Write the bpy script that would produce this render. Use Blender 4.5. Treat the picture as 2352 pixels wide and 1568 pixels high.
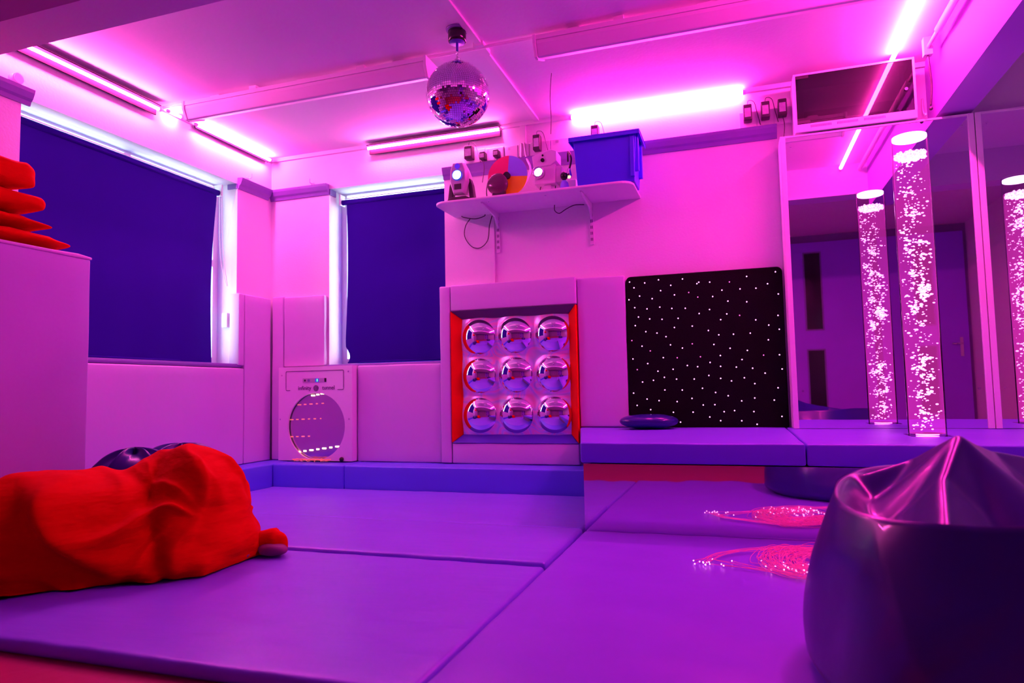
import bpy, bmesh, math, random
import numpy as np
from mathutils import Vector, Matrix, noise
PI = math.pi
random.seed(7)
for o in list(bpy.data.objects): bpy.data.objects.remove(o)
SC = bpy.context.scene
COL = SC.collection

# ------------------------------------------------------------------ camera
def make_camera():
    F, yaw, p, r = 1557.97, 0.31894, 0.07085, -0.01961
    cy, sy = math.cos(yaw), math.sin(yaw)
    f = Vector((-sy*math.cos(p), cy*math.cos(p), math.sin(p)))
    rt = Vector((cy, sy, 0)); up = rt.cross(f)
    c, s = math.cos(r), math.sin(r)
    a = c*rt + s*up; b = -s*rt + c*up
    cam = bpy.data.cameras.new('camera'); o = bpy.data.objects.new('camera', cam); COL.objects.link(o)
    m = Matrix((a, b, -f)).transposed().to_4x4(); m.translation = (0, 0, 0.8)
    o.matrix_world = m
    cam.sensor_width = 36; cam.lens = F/2352*36; cam.clip_start = .02
    cam.dof.use_dof = True; cam.dof.focus_distance = 4.2; cam.dof.aperture_fstop = 2.4
    SC.camera = o
make_camera()

# ------------------------------------------------------------------ world, exposure
w = bpy.data.worlds.new('sky'); SC.world = w; w.use_nodes = True
bg = w.node_tree.nodes['Background']; bg.inputs[0].default_value = (.72, .93, 1.0, 1); bg.inputs[1].default_value = 9
SC.view_settings.view_transform = 'Standard'; SC.view_settings.look = 'None'
SC.view_settings.gamma = 1; SC.view_settings.exposure = 0.0; SC.view_settings.use_curve_mapping = False
try:
    SC.cycles.max_bounces = 8; SC.cycles.transparent_max_bounces = 16; SC.cycles.glossy_bounces = 4; SC.cycles.diffuse_bounces = 5
    SC.cycles.sample_clamp_indirect = 6
except Exception: pass
LED_LEFT = (1.0, .082, .50); LED_RIGHT = (1.0, .026, .40)
LED_POWER = 370.0

# ------------------------------------------------------------------ materials
M = {}
def nt(name):
    m = bpy.data.materials.new(name); m.use_nodes = True
    return m, m.node_tree.nodes, m.node_tree.links, m.node_tree.nodes['Principled BSDF']
def mat(name, col, rough=.5, metal=0., emit=None, es=0., noise_s=0., noise_a=.06, bump=0., bump_s=20., coat=0., trans=0., sheen=0., alpha=1., spec=.5, stretch=(1, 1, 1)):
    m, n, l, p = nt(name)
    p.inputs['Base Color'].default_value = (*col, 1); p.inputs['Roughness'].default_value = rough
    p.inputs['Metallic'].default_value = metal; p.inputs['Coat Weight'].default_value = coat
    p.inputs['Transmission Weight'].default_value = trans; p.inputs['Sheen Weight'].default_value = sheen
    p.inputs['Specular IOR Level'].default_value = spec; p.inputs['Alpha'].default_value = alpha
    tc = n.new('ShaderNodeTexCoord'); mp = n.new('ShaderNodeMapping'); mp.inputs['Scale'].default_value = stretch
    l.new(tc.outputs['Object'], mp.inputs['Vector'])
    if emit:
        p.inputs['Emission Color'].default_value = (*emit, 1); p.inputs['Emission Strength'].default_value = es
    if noise_s:
        t = n.new('ShaderNodeTexNoise'); t.inputs['Scale'].default_value = noise_s; t.inputs['Detail'].default_value = 4
        mx = n.new('ShaderNodeMix'); mx.data_type = 'RGBA'
        mx.inputs[6].default_value = (*[c*(1-noise_a) for c in col], 1); mx.inputs[7].default_value = (*[min(1, c*(1+noise_a)) for c in col], 1)
        l.new(mp.outputs[0], t.inputs['Vector']); l.new(t.outputs['Fac'], mx.inputs[0]); l.new(mx.outputs[2], p.inputs['Base Color'])
    if bump:
        t = n.new('ShaderNodeTexNoise'); t.inputs['Scale'].default_value = bump_s; t.inputs['Detail'].default_value = 3
        b = n.new('ShaderNodeBump'); b.inputs['Strength'].default_value = bump; b.inputs['Distance'].default_value = .02
        l.new(mp.outputs[0], t.inputs['Vector']); l.new(t.outputs['Fac'], b.inputs['Height']); l.new(b.outputs[0], p.inputs['Normal'])
    M[name] = m
    return m
mat('wall_paint', (.82, .80, .84), .75, noise_s=2.5, noise_a=.03, bump=.08, bump_s=60)
mat('ceiling_paint', (.78, .75, .82), .8, noise_s=1.5, noise_a=.03, bump=.05, bump_s=40)
mat('beam_purple', (.40, .16, .66), .6, noise_s=2, noise_a=.03)
mat('beam_paint', (.62, .52, .72), .8, noise_s=2, noise_a=.03)
mat('purple_gloss', (.20, .13, .42), .35, noise_s=6, noise_a=.08, bump=.05, bump_s=30)
mat('pad_vinyl', (.62, .50, .74), .5, noise_s=3, noise_a=.04, bump=.25, bump_s=5, stretch=(1, 1, .5))
mat('block_vinyl', (.42, .38, .66), .6, noise_s=3, noise_a=.04, bump=.2, bump_s=5)
mat('mat_vinyl', (.20, .17, .80), .36, noise_s=2, noise_a=.06, bump=.35, bump_s=2.6, stretch=(1, 3.0, 1))
mat('mat_vinyl_right', (.20, .11, .76), .38, noise_s=2, noise_a=.06, bump=.3, bump_s=2.2, stretch=(2.0, 1, 1))
mat('bench_vinyl', (.15, .11, .74), .42, noise_s=3, noise_a=.05, bump=.2, bump_s=4)
mat('bag_vinyl', (.013, .006, .16), .30, coat=.12, noise_s=3, noise_a=.1, bump=.12, bump_s=5)
mat('red_cloth', (.60, .003, .0004), .9, spec=.08, noise_s=8, noise_a=.1, bump=.9, bump_s=7, stretch=(1, .6, 2.2))
mat('mauve_lining', (.22, .08, .16), .7, noise_s=10, noise_a=.1)
mat('blind_cloth', (.020, .001, .23), .9, spec=.1, noise_s=3, noise_a=.06)
mat('white_plastic', (.80, .76, .82), .4, noise_s=5, noise_a=.03)
mat('grey_plastic', (.45, .42, .50), .4, noise_s=5, noise_a=.04)
mat('dark_plastic', (.035, .02, .03), .4, noise_s=8, noise_a=.2)
mat('black_gloss', (.012, .01, .012), .18, noise_s=8, noise_a=.2)
mat('black_carpet', (.0025, .002, .003), .95, noise_s=60, noise_a=.4, bump=.4, bump_s=200, spec=.1)
mat('frame_red', (.85, .006, .001), .6, spec=.15, noise_s=6, noise_a=.08)
mat('frame_grey', (.10, .08, .12), .6, noise_s=6, noise_a=.08)
mat('frame_blue', (.05, .03, .45), .5, noise_s=6, noise_a=.08)
mat('box_blue', (.05, .03, .78), .35, noise_s=4, noise_a=.06)
mat('mirror', (.86, .84, .88), .015, 1.0, noise_s=1, noise_a=.01)
mat('acrylic_mirror', (.80, .72, .80), .03, 1.0, noise_s=1, noise_a=.01, bump=.14, bump_s=1.3)
mat('facet', (.88, .86, .9), .04, 1.0, noise_s=1, noise_a=.02)
mat('chrome', (.8, .8, .82), .12, 1.0, noise_s=4, noise_a=.03)
mat('metal_paint', (.75, .70, .78), .45, noise_s=5, noise_a=.03)
mat('floor_vinyl', (.42, .035, .10), .3, noise_s=5, noise_a=.12, bump=.05, bump_s=30)
mat('door_purple', (.34, .12, .85), .4, noise_s=3, noise_a=.06)
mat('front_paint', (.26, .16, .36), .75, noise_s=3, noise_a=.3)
mat('shield_black', (.022, .011, .020), .9, spec=.03, noise_s=5, noise_a=.05)  # near-black, for the added light shields beside the tubes
mat('cable_dark', (.06, .03, .06), .5, noise_s=9, noise_a=.1)
mat('cable_white', (.75, .7, .72), .5, noise_s=9, noise_a=.1)
mat('label_grey', (.6, .5, .62), .6, noise_s=50, noise_a=.25)
mat('ink', (.12, .03, .16), .6, noise_s=9, noise_a=.1)
mat('led_left', (.9, .9, .9), .4, emit=LED_LEFT, es=LED_POWER)
mat('led_back', (.9, .9, .9), .4, emit=LED_LEFT, es=LED_POWER*.95)
mat('led_bright', (.9, .9, .9), .4, emit=LED_RIGHT, es=LED_POWER*1.25)
mat('led_right', (.9, .9, .9), .4, emit=LED_RIGHT, es=LED_POWER*.95)
mat('lens_blue', (.5, .8, 1), .2, emit=(.30, .92, 1.0), es=14)
mat('lens_deep', (.05, .03, .5), .2, emit=(.1, .02, .8), es=.6)
mat('lens_white', (1, 1, 1), .2, emit=(1, 1, .95), es=8)
mat('warm_glow', (1, .9, .4), .3, emit=(1, .8, .2), es=3)
mat('led_warm', (1, .8, .5), .4, emit=(1, .62, .28), es=7)
mat('led_dim', (1, .5, .3), .4, emit=(1, .22, .16), es=.55)
mat('led_green', (.2, 1, .2), .4, emit=(.1, .9, .15), es=2)
mat('button_blue', (.05, .1, .5), .4, emit=(.02, .08, .6), es=.6)
mat('star_glow', (1, .8, 1), .4, emit=(1, .42, .92), es=2.4)
mat('star_dim', (1, .4, .8), .4, emit=(1, .2, .65), es=1.3)
mat('fibre', (.9, .25, .6), .25, emit=(1, .03, .25), es=.13, spec=.8)
mat('fibre_tip', (1, .7, .9), .3, emit=(1, .25, .55), es=5)
mat('fairy', (.9, .4, .25), .3, emit=(1, .25, .12), es=.12)
mat('disc_red', (.85, .02, .18), .3, emit=None, noise_s=3, noise_a=.05)
mat('disc_orange', (1, .75, .002), .3, noise_s=3, noise_a=.05)
mat('disc_blue', (.25, .25, .9), .3, noise_s=3, noise_a=.05)
mat('lamp_glass', (.10, .03, .07), .12, noise_s=3, noise_a=.05)
mat('cap_glow', (1, .9, 1), .3, emit=(1, .55, .95), es=4)
mat('bubble_glow', (1, .8, 1), .1, emit=(1, .42, .88), es=2.2)  # bubbles and foam emit in place of scattering the base lamp's light
mat('base_lamp', (1, .6, .9), .3, emit=(1, .08, .7), es=14)
# clear and tinted glass: thin panes that mix transparency with a reflection
def glass(name, tint, refl, rough=.02, glow=None, gs=0.):
    m, n, l, p = nt(name); n.remove(p)
    out = n['Material Output']; tr = n.new('ShaderNodeBsdfTransparent'); tr.inputs[0].default_value = (*tint, 1)
    gl = n.new('ShaderNodeBsdfGlossy'); gl.inputs['Roughness'].default_value = rough
    lw = n.new('ShaderNodeLayerWeight'); lw.inputs[0].default_value = refl
    mx = n.new('ShaderNodeMixShader'); l.new(lw.outputs['Fresnel'], mx.inputs[0]); l.new(tr.outputs[0], mx.inputs[1]); l.new(gl.outputs[0], mx.inputs[2])
    last = mx.outputs[0]
    if glow:
        e = n.new('ShaderNodeEmission'); e.inputs[0].default_value = (*glow, 1); e.inputs[1].default_value = gs
        ad = n.new('ShaderNodeAddShader'); l.new(last, ad.inputs[0]); l.new(e.outputs[0], ad.inputs[1]); last = ad.outputs[0]
    l.new(last, out.inputs[0]); M[name] = m
glass('pane_glass', (.96, .98, 1), .15)
glass('tube_acrylic', (.99, .96, .99), .025)
glass('water', (.97, .80, .95), .02, glow=(1, .05, .62), gs=.20)  # glow put into the water for base lamp light scattered in it
glass('tinted_glass', (.30, .13, .24), .42)
# embossed sheet between the domes: silver base colour with pale pink and cyan swirl bands
def swirl():
    m, n, l, p = nt('swirl_sheet')
    tc = n.new('ShaderNodeTexCoord'); wv = n.new('ShaderNodeTexNoise'); wv.inputs['Scale'].default_value = 2.6; wv.inputs['Detail'].default_value = 1; wv.inputs['Distortion'].default_value = 1.6
    ma = n.new('ShaderNodeMath'); ma.operation = 'MULTIPLY'; ma.inputs[1].default_value = 9.0
    fr = n.new('ShaderNodeMath'); fr.operation = 'FRACT'
    cr = n.new('ShaderNodeValToRGB'); e = cr.color_ramp.elements
    e[0].position = 0; e[0].color = (.85, .80, .92, 1); e[1].position = 1; e[1].color = (.85, .80, .92, 1)
    for pos, c in ((.3, (1, .62, .70, 1)), (.5, (.88, .82, .92, 1)), (.72, (.55, .92, .96, 1))):
        k = e.new(pos); k.color = c
    l.new(tc.outputs['Object'], wv.inputs['Vector']); l.new(wv.outputs['Fac'], ma.inputs[0]); l.new(ma.outputs[0], fr.inputs[0]); l.new(fr.outputs[0], cr.inputs[0])
    l.new(cr.outputs[0], p.inputs['Base Color']); p.inputs['Metallic'].default_value = .3; p.inputs['Roughness'].default_value = .22
    M['swirl_sheet'] = m
swirl()

# ------------------------------------------------------------------ mesh helpers (all in world metres)
class G:
    """collects geometry for ONE mesh object"""
    def __init__(s): s.v = []; s.f = []; s.mi = []; s.cur = 0; s.smooth = []
    def add(s, vs, fs, smooth=False):
        b = len(s.v); s.v += [tuple(x) for x in vs]
        for q in fs: s.f.append(tuple(b+i for i in q)); s.mi.append(s.cur); s.smooth.append(smooth)
        return s
    def box(s, x0, x1, y0, y1, z0, z1):
        vs = [(x, y, z) for x in (x0, x1) for y in (y0, y1) for z in (z0, z1)]
        return s.add(vs, [(0, 1, 3, 2), (4, 6, 7, 5), (0, 4, 5, 1), (2, 3, 7, 6), (0, 2, 6, 4), (1, 5, 7, 3)])
    def prism(s, poly, ax, a, b):
        """poly: 2-D outline in the plane across axis ax, extruded a..b"""
        def P(u, v, t): return {'x': (t, u, v), 'y': (u, t, v), 'z': (u, v, t)}[ax]
        n = len(poly); vs = [P(u, v, a) for u, v in poly] + [P(u, v, b) for u, v in poly]
        return s.add(vs, [tuple(range(n))[::-1], tuple(range(n, 2*n))] + [(i, (i+1) % n, n+(i+1) % n, n+i) for i in range(n)])
    def rbox(s, x0, x1, y0, y1, z0, z1, r=.015, step=.12, amp=0., freq=3., seg=3, fn=None):
        """rounded soft box; faces are gridded so they can sag and wrinkle"""
        lo = np.array((x0, y0, z0)); hi = np.array((x1, y1, z1)); r = min(r, (hi-lo).min()/2*.99)
        def lines(a, b):
            k = max(1, int((b-a-2*r)/step)); e = [a + r*(1-math.cos(PI/2*i/seg)) for i in range(seg)]
            mid = [a+r+(b-a-2*r)*i/k for i in range(k+1)]
            return e + mid + [b - (q-a) for q in e[::-1]]
        L = [lines(lo[i], hi[i]) for i in range(3)]
        idx = {}; vs = []
        def vid(p):
            k = tuple(round(c, 6) for c in p)
            if k not in idx:
                p = np.array(p, float); q = np.clip(p, lo+r, hi-r); d = p-q; n = np.linalg.norm(d)
                if n > 1e-9: d = d/n; p = q+d*r
                if amp:
                    h = noise.noise(Vector(p)*freq)
                    p = p + d*h*amp
                if fn: p = np.array(fn(*p))
                idx[k] = len(vs); vs.append(tuple(p))
            return idx[k]
        fs = []
        for ax in range(3):
            u, v = [(1, 2), (2, 0), (0, 1)][ax]
            for side in (0, 1):
                c = (lo, hi)[side][ax]
                for i in range(len(L[u])-1):
                    for j in range(len(L[v])-1):
                        q = []
                        for (a, b) in ((i, j), (i+1, j), (i+1, j+1), (i, j+1)):
                            p = [0, 0, 0]; p[ax] = c; p[u] = L[u][a]; p[v] = L[v][b]; q.append(vid(p))
                        fs.append(tuple(q if side else q[::-1]))
        return s.add(vs, fs, True)
    def cyl(s, p0, p1, r0, r1=None, n=20, caps=True, smooth=True):
        r1 = r0 if r1 is None else r1
        p0 = Vector(p0); p1 = Vector(p1); d = (p1-p0).normalized()
        a = d.orthogonal().normalized(); b = d.cross(a)
        vs = [p0+(a*math.cos(t)+b*math.sin(t))*r0 for t in [2*PI*i/n for i in range(n)]] + [p1+(a*math.cos(t)+b*math.sin(t))*r1 for t in [2*PI*i/n for i in range(n)]]
        s.add(vs, [(i, (i+1) % n, n+(i+1) % n, n+i) for i in range(n)], smooth)
        if caps: s.add(vs, [tuple(range(n))[::-1], tuple(range(n, 2*n))])
        return s
    def tube(s, pts, r, n=6, closed=False):
        pts = [Vector(p) for p in pts]; k = len(pts); vs = []; a = None
        for i, p in enumerate(pts):
            d = (pts[min(i+1, k-1)] - pts[max(i-1, 0)]).normalized()
            if a is None: a = d.orthogonal().normalized()
            a = (a - d*a.dot(d)).normalized(); b = d.cross(a)
            vs += [p+(a*math.cos(2*PI*j/n)+b*math.sin(2*PI*j/n))*r for j in range(n)]
        fs = [(i*n+j, i*n+(j+1) % n, (i+1)*n+(j+1) % n, (i+1)*n+j) for i in range(k-1) for j in range(n)]
        fs += [tuple(range(n))[::-1], tuple((k-1)*n+j for j in range(n))]
        return s.add(vs, fs, True)
    def lathe(s, prof, c, axis='z', n=28, caps=True):
        """prof: (radius, height) pairs"""
        def P(r, t, h):
            x, y = r*math.cos(t), r*math.sin(t)
            v = {'z': (x, y, h), 'y': (x, h, y), 'x': (h, x, y)}[axis]
            return (c[0]+v[0], c[1]+v[1], c[2]+v[2])
        k = len(prof); vs = [P(r, 2*PI*j/n, h) for r, h in prof for j in range(n)]
        fs = [(i*n+j, i*n+(j+1) % n, (i+1)*n+(j+1) % n, (i+1)*n+j) for i in range(k-1) for j in range(n)]
        if caps: fs += [tuple(range(n))[::-1], tuple((k-1)*n+j for j in range(n))]
        return s.add(vs, fs, True)
    def ball(s, c, r, n=10, m=7):
        sc = r if hasattr(r, '__len__') else (r, r, r)
        vs = [(c[0]+sc[0]*math.sin(PI*i/m)*math.cos(2*PI*j/n), c[1]+sc[1]*math.sin(PI*i/m)*math.sin(2*PI*j/n), c[2]+sc[2]*math.cos(PI*i/m)) for i in range(m+1) for j in range(n)]
        return s.add(vs, [(i*n+j, (i+1)*n+j, (i+1)*n+(j+1) % n, i*n+(j+1) % n) for i in range(m) for j in range(n)], True)

def catmull(P, k=8):
    P = [Vector(p) for p in P]; Q = [P[0]]+P+[P[-1]]; out = []
    for i in range(1, len(Q)-2):
        for j in range(k):
            t = j/k
            out.append(.5*((2*Q[i])+(Q[i+1]-Q[i-1])*t+(2*Q[i-1]-5*Q[i]+4*Q[i+1]-Q[i+2])*t*t+(3*Q[i]-Q[i-1]-3*Q[i+1]+Q[i+2])*t**3))
    return out+[P[-1]]

def obj(name, g, mats, parent=None, base=None, bevel=0., label=None, kind=None):
    me = bpy.data.meshes.new(name)
    off = Vector(parent.location) if parent is not None and base is None else Vector(base or (0, 0, 0))
    me.from_pydata([(x-off.x, y-off.y, z-off.z) for x, y, z in g.v], [], g.f)
    for m in (mats if isinstance(mats, (list, tuple)) else [mats]): me.materials.append(M[m])
    me.polygons.foreach_set('material_index', g.mi); me.polygons.foreach_set('use_smooth', g.smooth)
    bm = bmesh.new(); bm.from_mesh(me); bmesh.ops.remove_doubles(bm, verts=bm.verts, dist=1e-6)
    bmesh.ops.recalc_face_normals(bm, faces=bm.faces)
    bm.to_mesh(me); bm.free(); me.update()
    o = bpy.data.objects.new(name, me); COL.objects.link(o)
    if parent is not None: o.parent = parent; o.location = (0, 0, 0) if base is None else Vector(base)-Vector(parent.matrix_basis.translation)
    else: o.location = off
    if bevel:
        b = o.modifiers.new('bevel', 'BEVEL'); b.width = bevel; b.segments = 2; b.limit_method = 'ANGLE'
    if label: o['label'] = label
    if kind: o['kind'] = kind
    return o
def sub(name, g, mats, part, thing, **k):
    """a sub-part: child of a part whose own origin is the thing's"""
    o = obj(name, g, mats, None, tuple(thing.location), **k); o.parent = part; o.location = (0, 0, 0); return o
def thing(name, label, cat, loc, group=None):
    o = bpy.data.objects.new(name, None); COL.objects.link(o); o.location = loc; o.empty_display_size = .05
    o['label'] = label; o['category'] = cat
    if group: o['group'] = group
    return o
def tag(o, label, cat, group=None, kind=None):
    o['label'] = label; o['category'] = cat
    if group: o['group'] = group
    if kind: o['kind'] = kind
    return o
def struct(name, g, mats, bevel=0., parent=None, base=None):
    o = obj(name, g, mats, parent, base, bevel)
    if parent is None: o['kind'] = 'structure'
    return o

# ------------------------------------------------------------------ room shell
XL, XR, YB, YF, ZC = -4.206, 3.2, 5.40, -.9, 3.07
W1 = (2.98, 4.93, 1.075, 2.70)      # window 1: y0 y1 z0 z1
W2 = (-3.56, -2.385, 1.06, 2.71)    # window 2: x0 x1 z0 z1
struct('floor', G().box(XL-.3, XR+.2, YF-.2, YB+.3, -.16, -.06), 'floor_vinyl')
struct('ceiling', G().box(XL-.3, XR+.2, YF-.2, YB+.3, ZC, ZC+.1), 'ceiling_paint')
g = G(); X0 = XL-.30
g.box(X0, XL, YF-.2, W1[0], -.06, ZC); g.box(X0, XL, W1[1], YB+.3, -.06, ZC)
g.box(X0, XL, W1[0], W1[1], -.06, W1[2]); g.box(X0, XL, W1[0], W1[1], W1[3], ZC)
struct('wall_left', g, 'wall_paint')
g = G(); Y1 = YB+.30
g.box(XL, W2[0], YB, Y1, -.06, ZC); g.box(W2[1], XR, YB, Y1, -.06, ZC)
g.box(W2[0], W2[1], YB, Y1, -.06, W2[2]); g.box(W2[0], W2[1], YB, Y1, W2[3], ZC)
struct('wall_back', g, 'wall_paint')
struct('wall_right', G().box(XR, XR+.2, YF-.2, Y1, -.06, ZC), 'wall_paint')
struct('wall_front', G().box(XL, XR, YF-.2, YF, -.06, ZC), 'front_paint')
# beams
struct('trim_1', G().box(XL, XR, 2.39, 2.63, 2.75, ZC), 'beam_paint')
struct('trim_2', G().box(1.36, 1.57, 2.63, YB, 2.60, ZC), 'beam_purple')

# windows: frame, panes, sill
def window_left():
    y0, y1, z0, z1 = W1; g = G(); x0, x1 = XL-.27, XL-.21
    for a, b in ((y0, y0+.06), (y1-.06, y1), ((y0+y1)/2-.03, (y0+y1)/2+.03)): g.box(x0, x1, a, b, z0+.06, z1-.016)
    g.box(x0, x1, y0, y1, z0, z0+.06); g.box(x0, x1, y0, y1, z1-.016, z1); g.box(x0, x1, y1-.3, y1-.06, 1.95, 2.01)
    w = struct('window_1', g, 'white_plastic')
    obj('window_pane', G().box(XL-.245, XL-.238, y0+.05, y1-.05, z0+.05, z1-.01), 'pane_glass', w, (0, 0, 0))
    s = obj('window_sill', G().prism([(XL-.21, z0-.035), (XL+.035, z0-.035), (XL+.045, z0-.02), (XL+.04, z0), (XL-.21, z0+.005)], 'y', y0-.03, y1+.03), 'purple_gloss', w, (0, 0, 0), .004)
def window_back():
    x0, x1, z0, z1 = W2; g = G(); a0, a1 = YB+.21, YB+.27
    for a, b in ((x0, x0+.06), (x1-.06, x1)): g.box(a, b, a0, a1, z0+.06, z1-.016)
    g.box(x0, x1, a0, a1, z0, z0+.06); g.box(x0, x1, a0, a1, z1-.016, z1)
    w = struct('window_2', g, 'white_plastic')
    obj('window_pane', G().box(x0+.05, x1-.05, YB+.238, YB+.245, z0+.05, z1-.01), 'pane_glass', w, (0, 0, 0))
    obj('window_sill', G().prism([(YB+.21, z0+.005), (YB-.04, z0), (YB-.045, z0-.02), (YB-.035, z0-.035), (YB+.21, z0-.035)], 'x', x0-.03, x1+.0), 'purple_gloss', w, (0, 0, 0), .004)
window_left(); window_back()

# picture rail
def rail_prof(o, sgn):   # (horizontal, z) profile standing off a wall at o
    return [(o, 2.655), (o+sgn*.012, 2.655), (o+sgn*.02, 2.68), (o+sgn*.035, 2.695), (o+sgn*.05, 2.73), (o+sgn*.055, 2.752), (o, 2.755)]
struct('trim_3', G().prism(rail_prof(XL, 1), 'y', W1[1], YB-.054), 'purple_gloss')
struct('trim_4', G().prism(rail_prof(XL, 1), 'y', YF, W1[0]+.05), 'purple_gloss')
struct('trim_5', G().prism(rail_prof(YB, -1), 'x', XL, W2[0]), 'purple_gloss')
struct('trim_6', G().prism(rail_prof(YB, -1), 'x', W2[1], .36), 'purple_gloss')
g = G(); g.box(XL-.1, XL, W1[1]-.012, W1[1], 2.655, W1[3]); struct('trim_7', g, 'purple_gloss')
g = G(); g.box(W2[0], W2[0]+.012, YB-.0, YB+.1, 2.655, W2[3]); struct('trim_8', g, 'purple_gloss')
# cornice trunking along the ceiling edges and across the ceiling
struct('trim_9', G().box(XL, XL+.028, 2.63, YB, 3.035, ZC), 'white_plastic')
struct('trim_10', G().box(XL+.029, 1.36, YB-.028, YB, 3.035, ZC), 'white_plastic')
g = G().box(-1.535, -1.495, 2.63, YB-.03, ZC-.018, ZC); g.box(-1.55, -1.48, 4.0, 4.14, ZC-.03, ZC); struct('trim_11', g, 'white_plastic')
struct('trim_12', G().box(-1.67, -1.62, YB-.022, YB, 2.885, 3.035), 'white_plastic')
struct('trim_13', G().box(-1.955, -1.918, YB-.02, YB, 1.705, 2.31), 'white_plastic')
g = G().tube([(XL+.05, 4.04, 3.045), (1.36, 4.04, 3.045)], .011, 8)
for x in (-3.3, -2.4, -.6, .3): g.box(x-.03, x+.03, 4.015, 4.07, 3.03, ZC)
struct('trim_14', g, 'white_plastic')

# ------------------------------------------------------------------ doors on the far side (seen in the mirrors)
def door(n, x0, x1, hinge_left):
    d = struct('door_%d' % n, G().box(x0, x1, YF, YF+.05, -.055, 2.95), 'door_purple', base=None)
    cx = (x0+.42, x0+.64) if hinge_left else (x1-.64, x1-.42)
    for z0, z1 in ((1.62, 2.78), (.35, 1.3)):
        b = G(); a = YF+.05
        for q in ((cx[0]-.02, cx[0], z0, z1), (cx[1], cx[1]+.02, z0, z1), (cx[0]-.02, cx[1]+.02, z0-.02, z0), (cx[0]-.02, cx[1]+.02, z1, z1+.02)):
            b.box(q[0], q[1], a, a+.015, q[2], q[3])
        obj('door_window', b, 'purple_gloss', d, (0, 0, 0))
        obj('pane', G().box(cx[0], cx[1], a, a+.004, z0, z1), 'black_gloss', d, (0, 0, 0))
    hx = x0+.1 if hinge_left else x1-.1
    h = G().box(hx-.02, hx+.02, YF+.05, YF+.062, 1.15, 1.42); h.cyl((hx, YF+.06, 1.33), (hx, YF+.11, 1.33), .01)
    h.cyl((hx, YF+.105, 1.33), (hx+(.13 if hinge_left else -.13), YF+.105, 1.33), .011)
    obj('door_handle', h, 'chrome', d, (0, 0, 0))
door(1, .62, 1.95, True); door(2, 2.05, 3.15, False)

# ------------------------------------------------------------------ LED tubes
def led(p0, p1, m, label, shade=None, lip=None, name='led_tube', group='lit tube lamps around the ceiling', r=.011):
    p0 = Vector(p0); p1 = Vector(p1); t = thing(name, label, 'tube light', tuple(p0), group)
    d = (p1-p0).normalized()
    obj('lit_tube', G().cyl(p0, p1, r, n=14), m, t)
    for a, b in ((p0-d*.022, p0), (p1, p1+d*.022)): obj('end_cap', G().cyl(a, b, r*1.15, n=14), 'white_plastic', t)
    if shade:
        g = G()
        lo = [min(p0[i], p1[i])+shade[i][0] for i in range(3)]; hi = [max(p0[i], p1[i])+shade[i][1] for i in range(3)]
        g.box(lo[0], hi[0], lo[1], hi[1], lo[2], hi[2])
        if lip == 'x': g.box(p0.x-.034, p0.x-.024, lo[1], hi[1], 2.968, hi[2])
        if lip == 'y': g.box(lo[0], hi[0], p0.y+.024, p0.y+.034, 2.968, hi[2])
        obj('light_shield', g, 'shield_black', t)  # added shield and lip, holding tube light off the ceiling and wall
    return t
UP = ((-.022, .026), (0, 0), (.018, .024))
led((XL+.055, 2.65, 3.012), (XL+.055, 3.99, 3.012), 'led_left', 'long lit tube light high on the left wall, running out from the near beam', UP, 'x')
led((XL+.06, 4.09, 3.03), (XL+.06, 4.20, 3.03), 'led_left', 'short stub of lit tube light at the left end of the boxed ceiling light')
led((XL+.06, 4.38, 3.03), (XL+.06, 5.30, 3.03), 'led_left', 'lit tube light high on the left wall, nearest the corner', ((-.03, -.02), (0, 0), (-.02, .02)))
led((-3.11, YB-.06, 3.018), (-1.84, YB-.06, 3.018), 'led_back', 'slim lit tube light on the back wall above the shelf, left of the ceiling trunking', ((0, 0), (-.03, .022), (.016, .022)), 'y')
led((-1.21, YB-.05, 3.03), (.13, YB-.05, 3.03), 'led_bright', 'brightest tube light with wide glare on the back wall above the blue storage box', r=.016)
led((1.11, 2.66, 3.03), (1.11, 5.16, 3.03), 'led_right', 'lit tube light running along the ceiling to the glass fronted cabinet', r=.015)
o = obj('ceiling_pipe', G().cyl((1.285, 2.66, 3.0), (1.285, 4.75, 3.0), .022, n=14).cyl((1.285, 4.75, 3.0), (1.285, 4.98, 3.0), .012).box(1.26, 1.31, 4.98, 5.03, 2.95, 3.07), 'white_plastic', base=(1.285, 2.66, 3.0))  # unlit pale conduit pipe
tag(o, 'pale round pipe along the ceiling beside the right beam, right of the lit tube', 'pipe')
o = obj('pull_cord', G().tube(catmull([(1.285, 5.0, 2.95), (1.29, 5.0, 2.86), (1.30, 5.02, 2.75), (1.29, 5.03, 2.62)]), .006).ball((1.29, 5.03, 2.6), .012), 'cable_dark', base=(1.285, 5.0, 2.6))
tag(o, 'dark beaded cord hanging from the pale pipe beside the cabinet', 'cord')

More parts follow.
